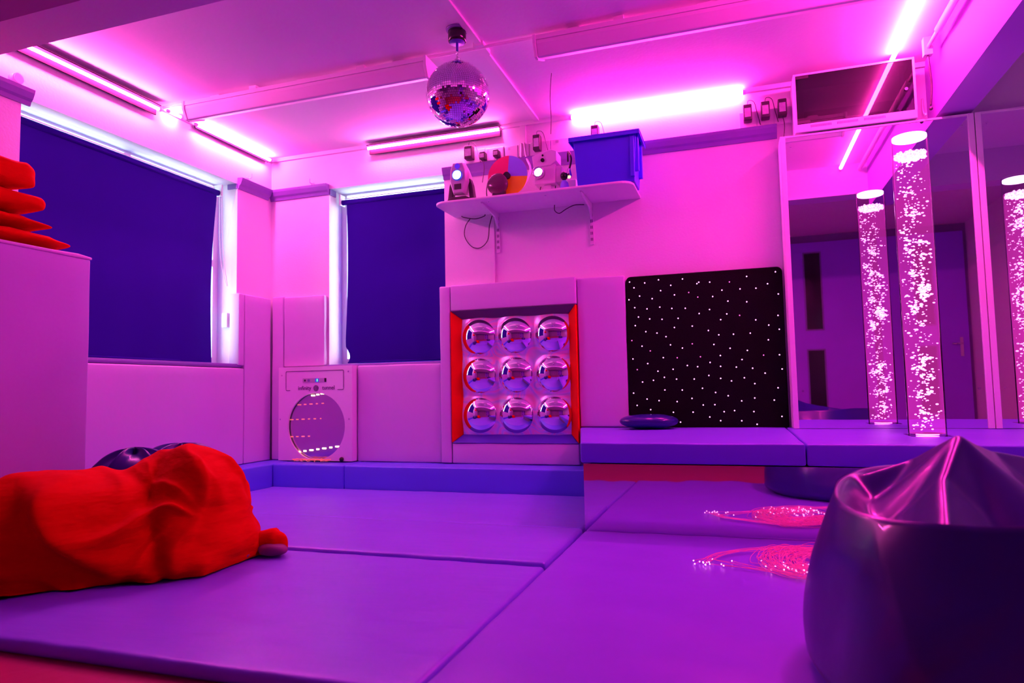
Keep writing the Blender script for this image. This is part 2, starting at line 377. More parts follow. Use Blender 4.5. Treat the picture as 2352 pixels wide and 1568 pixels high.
# ceiling box lights
def box_light(x0, x1, label):
    t = thing('ceiling_light', label, 'ceiling light', ((x0+x1)/2, 4.1, 2.9), 'white boxed strip lights slung under the ceiling')
    yc = 4.02
    obj('diffuser', G().prism([(yc-.0, 2.905), (yc+.02, 2.902), (yc+.17, 2.965), (yc+.17, 3.0), (yc-.03, 3.0), (yc-.03, 2.975)], 'x', x0+.02, x1-.02), 'metal_paint', t, bevel=.006)
    obj('housing', G().box(x0+.01, x1-.01, yc-.035, yc+.175, 3.0, 3.03), 'white_plastic', t, bevel=.003)
    for x in (x0, x1-.02):
        obj('end_plate', G().prism([(yc-.005, 2.9), (yc+.03, 2.896), (yc+.18, 2.96), (yc+.18, 3.035), (yc-.04, 3.035), (yc-.04, 2.975)], 'x', x, x+.02), 'white_plastic', t, bevel=.003)
    for f in (.12, .5, .88):
        xx = x0+(x1-x0)*f; obj('bracket', G().box(xx-.04, xx+.04, yc+.03, yc+.1, 3.03, ZC), 'white_plastic', t)
box_light(-3.92, -1.88, 'long white boxed ceiling light with no lit lamp, left of the mirror ball')
box_light(-1.14, .95, 'long white boxed ceiling light with no lit lamp, right of the mirror ball')

# mirror ball and motor
def mirror_ball():
    c = Vector((-1.586, 3.82, 2.648)); R = .198
    t = thing('mirror_ball', 'round mirror ball with small square facets hanging on a short chain from its motor', 'mirror ball', tuple(c))
    obj('core', G().ball(c, R-.006, 40, 24), 'dark_plastic', t)
    rnd = random.Random(3); g = G(); rows = 46
    for i in range(1, rows):
        th0 = PI*i/rows; th1 = PI*(i+1)/rows - .006
        if i == rows-1: break
        n = max(6, int(2*PI*math.sin((th0+th1)/2)/(PI/rows)))
        for j in range(n):
            a0 = 2*PI*j/n; a1 = 2*PI*(j+1)/n - .006/max(.2, math.sin(th0))
            P = [c+Vector((math.sin(u)*math.cos(a), math.sin(u)*math.sin(a), math.cos(u)))*R for u, a in ((th0, a0), (th0, a1), (th1, a1), (th1, a0))]
            m = sum(P, Vector())/4; nn = (m-c).normalized()
            ax = nn.orthogonal().normalized(); rot = Matrix.Rotation(rnd.gauss(0, .035), 3, ax) @ Matrix.Rotation(rnd.gauss(0, .035), 3, nn.cross(ax))
            P = [m+rot@(p-m) for p in P]
            g.add(P, [(0, 1, 2, 3)])
    f = obj('mirror_tiles', g, 'facet', t)
    top = c.z+R
    h = G().cyl((c.x, c.y, top-.006), (c.x, c.y, top+.01), .035); h.tube([(c.x-.018, c.y, top+.008), (c.x-.018, c.y, top+.03), (c.x, c.y, top+.042), (c.x+.018, c.y, top+.03), (c.x+.018, c.y, top+.008)], .003)
    obj('hanger_cap', h, 'chrome', t)
    k = G(); z = top+.04
    while z < 2.915: k.tube([(c.x+.006*math.cos(a), c.y+.003*math.sin(a*2), z+.009*math.sin(a)) for a in [2*PI*q/8 for q in range(9)]], .002, 4); z += .014
    obj('chain', k, 'chrome', t)
    u = thing('mirror_ball_motor', 'small black round motor fixed to the ceiling above the mirror ball', 'motor', (c.x, c.y, ZC))
    obj('body', G().lathe([(.05, 2.985), (.056, 2.99), (.057, 3.055), (.05, 3.06)], (c.x, c.y, 0)), 'black_gloss', u)
    obj('mounting_plate', G().lathe([(.068, 3.058), (.07, 3.062), (.07, ZC-.001)], (c.x, c.y, 0)), 'purple_gloss', u)
    obj('spindle', G().cyl((c.x, c.y, 2.93), (c.x, c.y, 2.99), .008).lathe([(.048, 2.982), (.048, 2.986)], (c.x, c.y, 0)), 'frame_blue', u)
mirror_ball()

# ------------------------------------------------------------------ blinds
def blind_left():
    x = XL-.13; t = thing('roller_blind', 'wide dark blue roller blind drawn down over the left wall window', 'blind', (x, 3.9, 1.09), 'dark blue roller blinds at the windows')
    vs = []; fs = []; ny, nz = 40, 50
    for i in range(nz+1):
        z = 1.085+(2.60-1.085)*i/nz; s = i/nz
        ye = 4.79 - .055*math.sin(PI*min(1, s*1.05))*.6 - .02*(1-s) + .03*s
        for j in range(ny+1):
            y = 3.02+(ye-3.02)*j/ny
            vs.append((x+.012*math.sin(y*3+s*2)*(1-s)+.006*math.sin(y*17)*(1-s)**2, y, z))
    fs = [(i*(ny+1)+j, i*(ny+1)+j+1, (i+1)*(ny+1)+j+1, (i+1)*(ny+1)+j) for i in range(nz) for j in range(ny)]
    n0 = len(vs); vs2 = [(a-.002, b, c) for a, b, c in vs]
    g = G().add(vs, fs, True); g.add(vs2, [q[::-1] for q in fs], True)
    obj('cloth', g, 'blind_cloth', t)
    obj('roller', G().cyl((x-.005, 3.0, 2.605), (x-.005, 4.84, 2.605), .025), 'blind_cloth', t)
    obj('bottom_bar', G().cyl((x, 3.02, 1.092), (x, 4.77, 1.092), .008), 'blind_cloth', t)
    for y in (2.985, 4.842): obj('bracket', G().box(x-.05, x+.035, y, y+.012, 2.575, 2.68), 'white_plastic', t, bevel=.004)
    obj('head_rail', G().box(x-.05, x-.044, 3.0, 4.85, 2.650, 2.660), 'white_plastic', t)
    k = G().tube(catmull([(x+.01, 4.845, 2.6), (x+.01, 4.85, 2.2), (x+.02, 4.865, 1.95), (x+.05, 4.90, 1.77)]), .0025)
    k.tube(catmull([(x+.03, 4.85, 2.6), (x+.03, 4.86, 2.2), (x+.04, 4.88, 1.95), (x+.055, 4.905, 1.77)]), .0025)
    obj('bead_chain', k, 'cable_white', t)
    o = obj('junction_box', G().box(XL-.13, XL-.07, W1[1]-.035, W1[1]-.001, 1.40, 1.53), 'white_plastic', base=(XL-.1, W1[1]-.02, 1.4), bevel=.004)
    tag(o, 'small white box on the reveal beside the left wall window blind', 'box')
def blind_back():
    y0 = YB+.13; t = thing('roller_blind', 'narrower dark blue roller blind over the back wall window left of the shelf', 'blind', (-2.93, y0, 1.08), 'dark blue roller blinds at the windows')
    vs = []; nx, nz = 36, 50
    for i in range(nz+1):
        z = 1.075+(2.60-1.075)*i/nz; s = i/nz
        xe = -3.475 + .075*math.exp(-((s-.0)/.08)**2)*.5 + .035*math.sin(PI*s*.8)
        if s < .1: xe += .03*math.sin(PI*s/.1)
        for j in range(nx+1):
            x = xe+(-2.40-xe)*j/nx
            vs.append((x, y0+.01*math.sin(x*4+s)*(1-s)+.006*math.sin(x*19)*(1-s)**2, z))
    fs = [(i*(nx+1)+j, i*(nx+1)+j+1, (i+1)*(nx+1)+j+1, (i+1)*(nx+1)+j) for i in range(nz) for j in range(nx)]
    g = G().add(vs, fs, True); g.add([(a, b+.002, c) for a, b, c in vs], [q[::-1] for q in fs], True)
    obj('cloth', g, 'blind_cloth', t)
    obj('roller', G().cyl((-3.50, y0+.005, 2.605), (-2.39, y0+.005, 2.605), .025), 'blind_cloth', t)
    obj('bottom_bar', G().cyl((-3.44, y0, 1.082), (-2.40, y0, 1.082), .008), 'blind_cloth', t)
    obj('bracket', G().box(-3.515, -3.50, y0-.035, y0+.05, 2.575, 2.68), 'white_plastic', t, bevel=.004)
    obj('head_rail', G().box(-3.5, -2.39, y0+.044, y0+.05, 2.650, 2.66), 'white_plastic', t)
blind_left(); blind_back()

# ------------------------------------------------------------------ floor mats, steps, bench
MG = 'blue vinyl floor mats laid edge to edge'
def floor_mat(x0, x1, y0, y1, z1, label, m='mat_vinyl', seed=0, amp=.006):
    def fn(x, y, z):
        if z > z1-.02:
            s = noise.noise(Vector((x*1.6+seed, y*4.5+x*1.5, seed)))*amp
            e = min(x-x0, x1-x, y-y0, y1-y)/.12
            z += s*max(0, min(1, e))
            if e < .35: z += .003*noise.noise(Vector((x*9, y*9, seed)))
        return x, y, z
    g = G().rbox(x0, x1, y0, y1, -.06, z1, .022, .05, fn=fn)
    tag(obj('floor_mat', g, m, base=((x0+x1)/2, (y0+y1)/2, -.06)), label, 'floor mat', MG)
floor_mat(-3.90, -.872, 3.875, 5.04, -.002, 'blue floor mat furthest back, below the long raised step', seed=1)
floor_mat(-3.90, -.868, 3.055, 3.862, .006, 'narrow blue floor mat, the middle of the three left of the long diagonal seam', seed=2)
floor_mat(-3.90, -.866, 1.70, 3.045, -.006, 'large blue floor mat in front, under the red blanket', seed=3)
floor_mat(-.856, 1.25, 1.70, 3.838, 0, 'large blue floor mat right of the diagonal seam, under the glowing fibre strands', 'mat_vinyl_right', seed=4)
floor_mat(1.258, 3.15, 1.70, 3.838, 0, 'blue floor mat mostly hidden behind the big bean bag', 'mat_vinyl_right', seed=5)

SG = 'long blue padded steps round the left and back walls'
def pad(name, x0, x1, y0, y1, z0, z1, label, cat, m='pad_vinyl', group=None, r=.014, amp=.004, freq=4., seed=0, step=.06):
    o = obj(name, G().rbox(x0, x1, y0, y1, z0, z1, r, step, amp=amp, freq=freq), m, base=((x0+x1)/2, (y0+y1)/2, z0))
    return tag(o, label, cat, group)
pad('padded_step', XL+.005, -3.90, 2.99, 5.035, -.06, .195, 'blue padded step against the left wall below the window', 'step', 'bench_step', SG) if False else None
mat('step_vinyl', (.10, .14, .80), .42, noise_s=3, noise_a=.05, bump=.25, bump_s=5)
pad('padded_step', XL+.005, -3.905, 3.0, 5.38, -.06, .192, 'blue padded step along the left wall, behind the red blanket', 'step', 'step_vinyl', SG)
pad('padded_step', -3.90, -3.185, 5.045, 5.39, -.06, .19, 'short blue padded step in front of the infinity tunnel panel', 'step', 'step_vinyl', SG)
pad('padded_step', -3.18, -.88, 5.045, 5.39, -.06, .188, 'long blue padded step under the dome mirror, running to the bench', 'step', 'step_vinyl', SG)

BG = 'blue bench cushions below the star panel and mirrors'
def bench_left():
    def fn(x, y, z):
        k = max(0, min(1, (x+.87)/(-.3-.0)+0))  # unused outside the left end
        t = (y-3.85)/(5.33-3.85); u = max(0, (.325-x)/(1.195))
        x = x - .33*t*u
        if z > .47: z += .004*noise.noise(Vector((x*3, y*3, 0)))
        return x, y, z
    o = obj('bench_cushion', G().rbox(-.87, .322, 3.845, 5.34, .375, .488, .012, .06, fn=fn), 'bench_vinyl', base=(-.3, 4.5, .375))
    tag(o, 'blue vinyl bench cushion in front of the black star panel', 'bench cushion', BG)
bench_left()
pad('bench_cushion', .327, 3.17, 3.845, 5.375, .375, .488, 'blue vinyl bench cushion carrying the glowing bubble tube', 'bench cushion', 'bench_vinyl', BG, r=.012, amp=.003)
t = thing('wooden_bench', 'wooden bench base with a mirrored front hidden under the blue cushions', 'bench', (1.0, 4.5, -.06))
obj('carcass', G().box(-.83, 3.17, 3.865, 5.02, -.06, .366), 'front_paint', t)
obj('mirrored_front', G().box(-.855, 3.17, 3.848, 3.862, -.03, .370), 'acrylic_mirror', t, label='wavy acrylic mirror sheet')

# ------------------------------------------------------------------ wall pads
WG = 'lilac padded vinyl panels on the walls'
def wpad(x0, x1, z0, z1, label, y0=5.335, y1=5.398, **k): pad('wall_pad', x0, x1, y0, y1, z0, z1, label, 'wall pad', 'pad_vinyl', WG, r=.012, **k)
def lpad(y0, y1, z0, z1, label): pad('wall_pad', XL+.003, XL+.06, y0, y1, z0, z1, label, 'wall pad', 'pad_vinyl', WG, r=.012)
lpad(3.01, 4.965, .195, 1.035, 'long low lilac wall pad under the left wall window')
lpad(4.97, 5.33, .195, 1.70, 'tall lilac wall pad on the left wall beside the corner')
wpad(XL+.065, -4.015, .195, 1.715, 'slim tall lilac wall pad filling the corner of the room')
wpad(-4.01, -3.575, 1.052, 1.705, 'lilac wall pad above the infinity tunnel panel')
o = obj('wall_pad', G().rbox(XL-.05, XL+.06, 4.90, 4.965, 1.06, 1.70, .01, .08), 'pad_vinyl', base=(XL, 4.93, 1.06)); tag(o, 'narrow lilac pad strip wrapping the edge of the left window reveal, lit white', 'wall pad', WG)
wpad(-3.225, -2.41, .192, 1.04, 'square lilac wall pad between the infinity tunnel and the dome mirror')
wpad(-2.405, -2.308, .192, 1.695, 'tall narrow lilac wall pad down the left side of the dome mirror', y0=5.31)
wpad(-2.303, -1.208, 1.478, 1.70, 'lilac wall pad across the top of the dome mirror', y0=5.31)
wpad(-2.303, -1.208, .192, .362, 'lilac wall pad along the bottom of the dome mirror', y0=5.31)
wpad(-1.203, -.815, .492, 1.688, 'upright lilac wall pad between the dome mirror and the star panel', y0=5.345)

# tall padded block on the left
t = thing('padded_block', 'tall lilac padded block standing by the left wall, with red cushions on top', 'padded block', (-3.9, 2.2, -.06))
obj('body', G().rbox(XL+.065, -3.6, 1.0, 2.99, -.06, 1.615, .012, .1, amp=.003), 'block_vinyl', t)
obj('top_cover', G().rbox(XL+.06, -3.595, .995, 2.995, 1.612, 1.632, .008, .08, fn=lambda x, y, z: (x, y, z+.006*math.sin(max(0, y-2.8)*20)*(1 if z > 1.62 else 0))), 'pad_vinyl', t)

# ------------------------------------------------------------------ dome mirror
def dome_mirror():
    t = thing('dome_mirror', 'square mirror of nine bulging domes in a red, grey and blue padded frame', 'mirror', (-1.745, 5.38, .36))
    xo0, xo1, zo0, zo1 = -2.30, -1.21, .363, 1.477; xi0, xi1, zi0, zi1 = -2.225, -1.285, .43, 1.41; ya, yb = 5.30, 5.385
    def bar(a, b, c, d, m, lab):
        # a,b outer corners at the front; c,d inner corners at the back
        o1, o2, i1, i2 = a, b, c, d
        vs = [(o1[0], ya, o1[1]), (o2[0], ya, o2[1]), (i2[0], yb-.012, i2[1]), (i1[0], yb-.012, i1[1]), (o1[0], yb+.01, o1[1]), (o2[0], yb+.01, o2[1]), (i2[0], yb+.01, i2[1]), (i1[0], yb+.01, i1[1])]
        g = G().add(vs, [(0, 1, 2, 3), (4, 7, 6, 5), (0, 4, 5, 1), (2, 6, 7, 3), (1, 5, 6, 2), (0, 3, 7, 4)])
        obj('frame_side', g, m, t, bevel=.006, label=lab)
    bar((xo0, zo0), (xo0, zo1), (xi0, zi0), (xi0, zi1), 'frame_red', 'red frame side'); bar((xo1, zo1), (xo1, zo0), (xi1, zi1), (xi1, zi0), 'frame_red', 'red frame side')
    bar((xo0, zo1), (xo1, zo1), (xi0, zi1), (xi1, zi1), 'frame_grey', 'dark grey frame top'); bar((xo1, zo0), (xo0, zo0), (xi1, zi0), (xi0, zi0), 'frame_blue', 'dark blue frame bottom')
    # sheet between the domes, gently dished in the gaps
    cx = [-2.065, -1.745, -1.42]; cz = [.59, .922, 1.25]; R = .148
    n = 90; vs = []
    for i in range(n+1):
        for j in range(n+1):
            x = xi0-.005+(xi1-xi0+.01)*j/n; z = zi0-.005+(zi1-zi0+.01)*i/n
            d = min(math.hypot(x-a, z-b) for a in cx for b in cz)
            y = yb - .028*math.exp(-((max(0, d-R))/.035)) + .006*noise.noise(Vector((x*7, z*7, 2)))
            vs.append((x, y, z))
    m = n+1; g = G().add(vs, [(i*m+j, i*m+j+1, (i+1)*m+j+1, (i+1)*m+j) for i in range(n) for j in range(n)], True)
    obj('mirror_sheet', g, 'swirl_sheet', t)
    for b in cz[::-1]:
        for a in cx:
            prof = []
            Rs = .20; h0 = math.sqrt(Rs*Rs-R*R)
            k = 20; vs = []; fs = []; seg = 40
            for i in range(k+1):
                r = R*math.sin(PI/2*i/k); hh = math.sqrt(Rs*Rs-r*r)-h0
                for j in range(seg):
                    an = 2*PI*j/seg; vs.append((a+r*math.cos(an), yb-.03-hh, b+r*math.sin(an)))
            fs = [(i*seg+j, i*seg+(j+1) % seg, (i+1)*seg+(j+1) % seg, (i+1)*seg+j) for i in range(k) for j in range(seg)]
            base = len(vs)
            for j in range(seg):
                an = 2*PI*j/seg; vs.append((a+R*math.cos(an), yb, b+R*math.sin(an)))
            fs += [(k*seg+j, k*seg+(j+1) % seg, base+(j+1) % seg, base+j) for j in range(seg)]
            obj('mirror_dome', G().add(vs, fs, True), 'mirror', t)
dome_mirror()

# ------------------------------------------------------------------ infinity tunnel
def text_mesh(name, s, size, loc, material, parent, align='CENTER', ext=.0008):
    cu = bpy.data.curves.new(name, 'FONT'); cu.body = s; cu.size = size; cu.align_x = align; cu.extrude = ext; cu.offset = .0004
    tmp = bpy.data.objects.new(name, cu); COL.objects.link(tmp)
    dg = bpy.context.evaluated_depsgraph_get(); me = bpy.data.meshes.new_from_object(tmp.evaluated_get(dg))
    bpy.data.objects.remove(tmp); me.name = name; me.materials.clear(); me.materials.append(M[material])
    me.transform(Matrix.Translation(Vector(loc)-Vector(parent.location)) @ Matrix.Rotation(PI/2, 4, 'X'))
    o = bpy.data.objects.new(name, me); COL.objects.link(o); o.parent = parent
    return o
def tunnel():
    t = thing('infinity_tunnel', 'square light tunnel panel with a round window, lettered infinity tunnel, in the corner', 'light panel', (-3.63, 5.35, .195))
    x0, x1, z0, z1 = -4.005, -3.235, .200, 1.045; y = 5.26; c = (-3.606, .507); R = .298
    # front plate with round hole
    n = 64; vs = []; fs = []
    def sq(a):
        dx, dz = math.cos(a), math.sin(a)
        k = min(((x1-c[0])/dx if dx > 1e-9 else (x0-c[0])/dx if dx < -1e-9 else 9e9), ((z1-c[1])/dz if dz > 1e-9 else (z0-.0-c[1])/dz if dz < -1e-9 else 9e9))
        return c[0]+dx*k, c[1]+dz*k
    angs = sorted(set([2*PI*i/n for i in range(n)] + [math.atan2(b-c[1], a-c[0]) % (2*PI) for a in (x0, x1) for b in (z0, z1)])); n = len(angs)
    for yy in (y, y+.018):
        for a in angs: vs.append((c[0]+R*math.cos(a), yy, c[1]+R*math.sin(a)))
        for a in angs: p = sq(a); vs.append((p[0], yy, p[1]))
    for i in range(n):
        j = (i+1) % n
        fs += [(i, j, n+j, n+i), (2*n+i, 3*n+i, 3*n+j, 2*n+j), (i, 2*n+i, 2*n+j, j), (n+i, n+j, 3*n+j, 3*n+i)]
    obj('front_plate', G().add(vs, fs), 'white_plastic', t)
    g = G(); g.box(x0, x0+.015, y+.018, 5.395, z0, z1); g.box(x1-.015, x1, y+.018, 5.395, z0, z1); g.box(x0+.015, x1-.015, y+.018, 5.395, z1-.015, z1); g.box(x0+.015, x1-.015, y+.018, 5.395, z0, z0+.015)
    obj('casing', g, 'white_plastic', t)
    obj('mirrored_window', G().cyl((c[0], y+.03, c[1]), (c[0], y+.04, c[1]), R+.004, n=48, smooth=False), 'tunnel_glass', t)
    # LED dashes behind the window
    rows = [(.79, .055, 3, 1, 0), (.71, .21, 5, 0, 0), (.575, .30, 6, 0, 0), (.42, .30, 4, 0, 0), (.30, .225, 7, 1, 1)]
    for (z, hw, k, bright, tilt) in rows:
        if not bright: xs = [c[0]-hw*.93+.062*i for i in range(k)]
        else: xs = [c[0]-hw*.9+(1.8*hw)*i/(k-1) for i in range(k)]
        for i, x in enumerate(xs):
            zz = z+.028*(x-c[0])/hw*(1 if tilt else .3); w = .013 if i % 2 else .019
            if not bright: w *= (1-i*.1)
            obj('led_dash', G().box(x-w, x+w, y+.025, y+.0295, zz-.006, zz+.006 if bright else zz+.003), 'led_warm' if bright else 'led_dim', t)
    fy = y-.0015
    g = G()
    for a, b in (((-3.925, .845), (-3.925, .995)), ((-3.915, 1.005), (-3.33, 1.005)), ((-3.32, .995), (-3.32, .845)), ((-3.915, .832), (-3.88, .832)), ((-3.33, .832), (-3.38, .832))):
        g.tube([(a[0], fy, a[1]), (b[0], fy, b[1])], .0028, 5)
    for cxx, czz, a0 in ((-3.915, .995, PI/2), (-3.33, .995, 0), (-3.915, .842, PI), (-3.33, .842, 1.5*PI)):
        g.tube([(cxx+.01*math.cos(a0+PI/2*i/5), fy, czz+.01*math.sin(a0+PI/2*i/5)) for i in range(6)], .0028, 5)
    obj('printed_border', g, 'ink', t)
    text_mesh('lettering', 'infinity', .052, (-3.725, fy, .834), 'ink', t); text_mesh('lettering', 'tunnel', .052, (-3.475, fy, .834), 'ink', t)
    g = G()
    for rr in (.025, .018): g.tube([(-3.605+rr*math.cos(2*PI*i/20), fy, .848+rr*math.sin(2*PI*i/20)) for i in range(21)], .0022, 5)
    for i in range(6):
        a = 2*PI*i/6; g.tube([(-3.605+.004*math.cos(a), fy, .848+.004*math.sin(a)), (-3.605+.016*math.cos(a+.7), fy, .848+.016*math.sin(a+.7))], .0022, 5)
    obj('emblem', g, 'ink', t)
    p = obj('control_strip', G().box(-3.745, -3.495, y-.003, y+.001, .90, .938), 'grey_plastic', t)
    sub('button', G().box(-3.613, -3.573, y-.0045, y-.002, .902, .936), 'button_blue', p, t); sub('indicator', G().box(-3.594, -3.586, y-.006, y-.003, .908, .93), 'led_green', p, t)
    sub('button', G().box(-3.515, -3.497, y-.0045, y-.002, .902, .936), 'black_gloss', p, t); sub('button', G().cyl((-3.72, y-.0045, .919), (-3.72, y-.002, .919), .01), 'dark_plastic', p, t)
    sub('button', G().cyl((-3.68, y-.0045, .919), (-3.68, y-.002, .919), .013), 'purple_gloss', p, t)
    for a, b in ((-3.97, .97), (-3.27, .99), (-3.985, .57), (-3.265, .57)): obj('screw', G().cyl((a, y-.003, b), (a, y+.001, b), .007), 'chrome', t)
    obj('cable_plug', G().ball((-3.335, y-.012, .218), (.022, .018, .02)), 'black_gloss', t)
glass('tunnel_glass', (.0, .0, .0), .5)
m, n, l, p = nt('tunnel_glass'); p.inputs['Base Color'].default_value = (.55, .42, .62, 1); p.inputs['Metallic'].default_value = .85; p.inputs['Roughness'].default_value = .12; M['tunnel_glass'] = m
tunnel()
g = G(); rnd = random.Random(5)
for q in range(9):
    a = rnd.uniform(-3.74, -3.45); pts = [(a+.05*math.cos(k*1.1+q)+rnd.uniform(-.03, .03), 5.2+.03*math.sin(k*1.7+q), .2+abs(.022*math.sin(k*1.3+q*2))) for k in range(7)]
    g.tube(catmull(pts, 5), .0035, 5)
o = tag(obj('fairy_light_string', g, 'fairy', base=(-3.6, 5.2, .19)), 'small tangled string of warm copper fairy lights on the step before the tunnel panel', 'fairy lights')

# ------------------------------------------------------------------ star panel
STARS = [(168,226),(296,234),(411,209),(512,254),(608,203),(739,230),(724,242),(826,230),(981,230),(1114,186),(1332,151),(205,273),(428,297),(542,332),(658,313),(923,296),(1064,287),(1186,282),(1274,247),(252,341),(161,371),(357,362),(731,351),(850,347),(970,385),(1117,391),(1356,330),
 (209,435),(313,445),(420,431),(520,442),(630,441),(742,484),(825,452),(962,488),(1062,500),(240,511),(335,527),(438,530),(571,522),(914,534),(1187,537),(1356,502),(1287,579),(1367,613),(212,581),(540,596),(686,585),(816,621),(301,630),(395,641),(470,670),(899,656),(1015,651),(1146,643),(1285,697),
 (181,702),(267,747),(507,736),(605,762),(686,728),(860,733),(989,764),(1124,781),(337,785),(446,839),(562,840),(752,832),(912,822),(1083,854),(1250,819),(1371,816),(188,850),(314,887),(645,902),(729,911),(830,877),(914,908),(1039,914),(1166,923),(1392,929),(224,936),(400,948),(527,932),(1263,962),
 (454,997),(555,1011),(361,1021),(268,1035),(701,1010),(820,981),(915,1004),(1001,1024),(1102,999),(1184,1045),(1363,1078),(457,1098),(602,1098),(768,1083),(874,1116),(975,1142),(190,1124),(305,1171),(407,1183),(682,1164),(559,1190),(1082,1182),(1184,1159),(1335,1175),(219,1222),(774,1216),(868,1213),(335,1255),(527,1275),(691,1273),(943,1268),(1026,1259),(1178,1266),(827,1311),(915,1339),(1083,1339),(586,1353),(1204,1366),(1395,1303)]
DIM = {(981,230),(731,351),(181,702),(752,832),(562,840),(224,936),(658,313),(686,728),(1062,500),(1250,819),(337,785)}
def star_panel():
    x0, x1, z0, z1 = -.808, .348, .486, 1.672; y0, y1 = 5.345, 5.39
    t = thing('star_panel', 'black carpeted square panel dotted with tiny pink fibre lights above the bench', 'light panel', (-.23, 5.37, z0))
    pts = []
    for cx, cz, a0 in ((x1-.04, z1-.04, 0), (x0+.04, z1-.04, PI/2), (x0+.012, z0+.012, PI), (x1-.012, z0+.012, 1.5*PI)):
        r = .04 if cz > 1 else .012
        pts += [(cx+r*math.cos(a0+PI/2*i/6), cz+r*math.sin(a0+PI/2*i/6)) for i in range(7)]
    obj('carpet_board', G().prism(pts, 'y', y0, y1), 'black_carpet', t, bevel=.008)
    # quad (photo-panel) to panel interpolation of the star pattern
    A, B, Cc, Dd = (133, 185), (1380, 105), (1455, 1390), (155, 1400)
    me = {}
    for key, mm, rr in (('b', 'star_glow', .0050), ('d', 'star_dim', .0046)):
        tmp = obj('star_light', G().ball((0, 0, 0), (rr, rr*.5, rr), 8, 6), mm, base=(0, 0, 0)); me[key] = tmp.data; bpy.data.objects.remove(tmp)
    rest = G()
    for i, (px, py) in enumerate(STARS):
        v = .5; u = .5
        for _ in range(12):
            lx = A[0]+(Dd[0]-A[0])*v; rx = B[0]+(Cc[0]-B[0])*v; u = (px-lx)/(rx-lx)
            ty = A[1]+(B[1]-A[1])*u; by = Dd[1]+(Cc[1]-Dd[1])*u; v = (py-ty)/(by-ty)
        x = x0+(x1-x0)*u; z = z1+(z0-z1)*v; k = 'd' if (px, py) in DIM else 'b'
        if i < 100:
            o = bpy.data.objects.new('star_light', me[k]); COL.objects.link(o); o.parent = t; o.location = Vector((x, y0-.0015, z))-Vector(t.location)
        else: rest.ball((x, y0-.0015, z), (.0050, .003, .0050), 8, 6)
    obj('star_light', rest, 'star_glow', t, kind='stuff')
star_panel()

# ------------------------------------------------------------------ mirrors at the right
def wall_mirror(x0, x1, label, extra=None):
    ym = 5.15; t = thing('wall_mirror', label, 'mirror', ((x0+x1)/2, ym, .49), 'tall wall mirrors with pale wooden edging')
    obj('backing', G().box(x0, x1, ym+.006, 5.398, .49, 2.572), 'white_plastic', t)
    obj('mirror_glass', G().box(x0+.012, x1-.012, ym, ym+.005, .492, 2.57), 'mirror', t)
    for a, b in ((x0, x0+.035), (x1-.035, x1)): obj('edge_strip', G().box(a, b, ym-.012, ym-.0005, .49, 2.575), 'white_plastic', t, bevel=.003)
    obj('top_strip', G().box(x0+.035, x1-.035, ym-.006, ym-.0005, 2.562, 2.575), 'white_plastic', t)
    for x in (x0+.07, x1-.07):
        for z in (.75, 2.5): obj('mirror_screw', G().cyl((x, ym-.004, z), (x, ym, z), .008), 'chrome', t)
wall_mirror(.362, 1.562, 'tall wall mirror right of the star panel, behind the bubble tube')
wall_mirror(1.568, 2.80, 'tall wall mirror at the right edge of the picture')

# ------------------------------------------------------------------ bubble tubes
def bubble_tube(cx, cy, label, seed, dummy=False):
    t = thing('bubble_tube', label, 'bubble tube', (cx, cy, .488), 'glowing bubble tubes on the bench')
    R = .098; z0, z1 = .489, 2.275; zw = 2.155
    g = G(); n = 40; vs = []
    for r, z in ((R, z0), (R, z1), (R-.004, z1), (R-.004, z0)): vs += [(cx+r*math.cos(2*PI*j/n), cy+r*math.sin(2*PI*j/n), z) for j in range(n)]
    g.add(vs, [(i*n+j, i*n+(j+1) % n, ((i+1) % 4)*n+(j+1) % n, ((i+1) % 4)*n+j) for i in range(4) for j in range(n)], True)
    obj('acrylic_tube', g, 'tube_acrylic', t)
    obj('water', G().cyl((cx, cy, z0+.012), (cx, cy, zw), R-.006, n=36), 'water', t)
    obj('base_plate', G().box(cx-.105, cx+.105, cy-.105, cy+.105, z0, z0+.006), 'tube_acrylic', t)
    obj('base_lamp', G().cyl((cx, cy, z0+.006), (cx, cy, z0+.011), R*.6, n=24), 'base_lamp', t)
    obj('top_cap', G().lathe([(R-.008, z1-.03), (R-.006, z1-.028), (R-.006, z1-.012), (R-.02, z1-.010)], (cx, cy, 0)), 'cap_glow', t)
    rnd = random.Random(seed); b = G(); RR = R-.014
    def put(x, y, z, r, fl=.62):
        d = math.hypot(x-cx, y-cy)
        if d > RR-r: k = (RR-r)/max(d, 1e-6); x = cx+(x-cx)*k; y = cy+(y-cy)*k
        b.ball((x, y, z), (r, r, r*fl), 8, 5)
    z = z0+.04
    clusters = [(rnd.uniform(z0+.06, zw-.1), rnd.uniform(-.06, .04), rnd.uniform(-.05, .05)) for _ in range(30)]
    for i in range(430):
        put(cx+rnd.gauss(-.015, .045), cy+rnd.gauss(0, .045), rnd.uniform(z0+.03, zw), abs(rnd.gauss(.0032, .002))+.0018)
    for (zc, dx, dy) in clusters:
        for k in range(rnd.randint(6, 16)):
            put(cx+dx+rnd.gauss(0, .016), cy+dy+rnd.gauss(0, .02), zc+rnd.gauss(0, .022), rnd.uniform(.004, .0105))
    obj('bubbles', b, 'bubble_glow', t, kind='stuff')
    f = G()
    for i in range(260):
        a = rnd.uniform(0, 2*PI); r = RR*math.sqrt(rnd.uniform(.1, 1)); f.ball((cx+r*math.cos(a), cy+r*math.sin(a), zw-rnd.uniform(-.004, .026)), rnd.uniform(.005, .010), 7, 5)
    obj('foam', f, 'bubble_glow', t, kind='stuff')
bubble_tube(1.035, 4.52, 'tall clear bubble tube with rising pink bubbles standing on the bench before the mirror', 1)
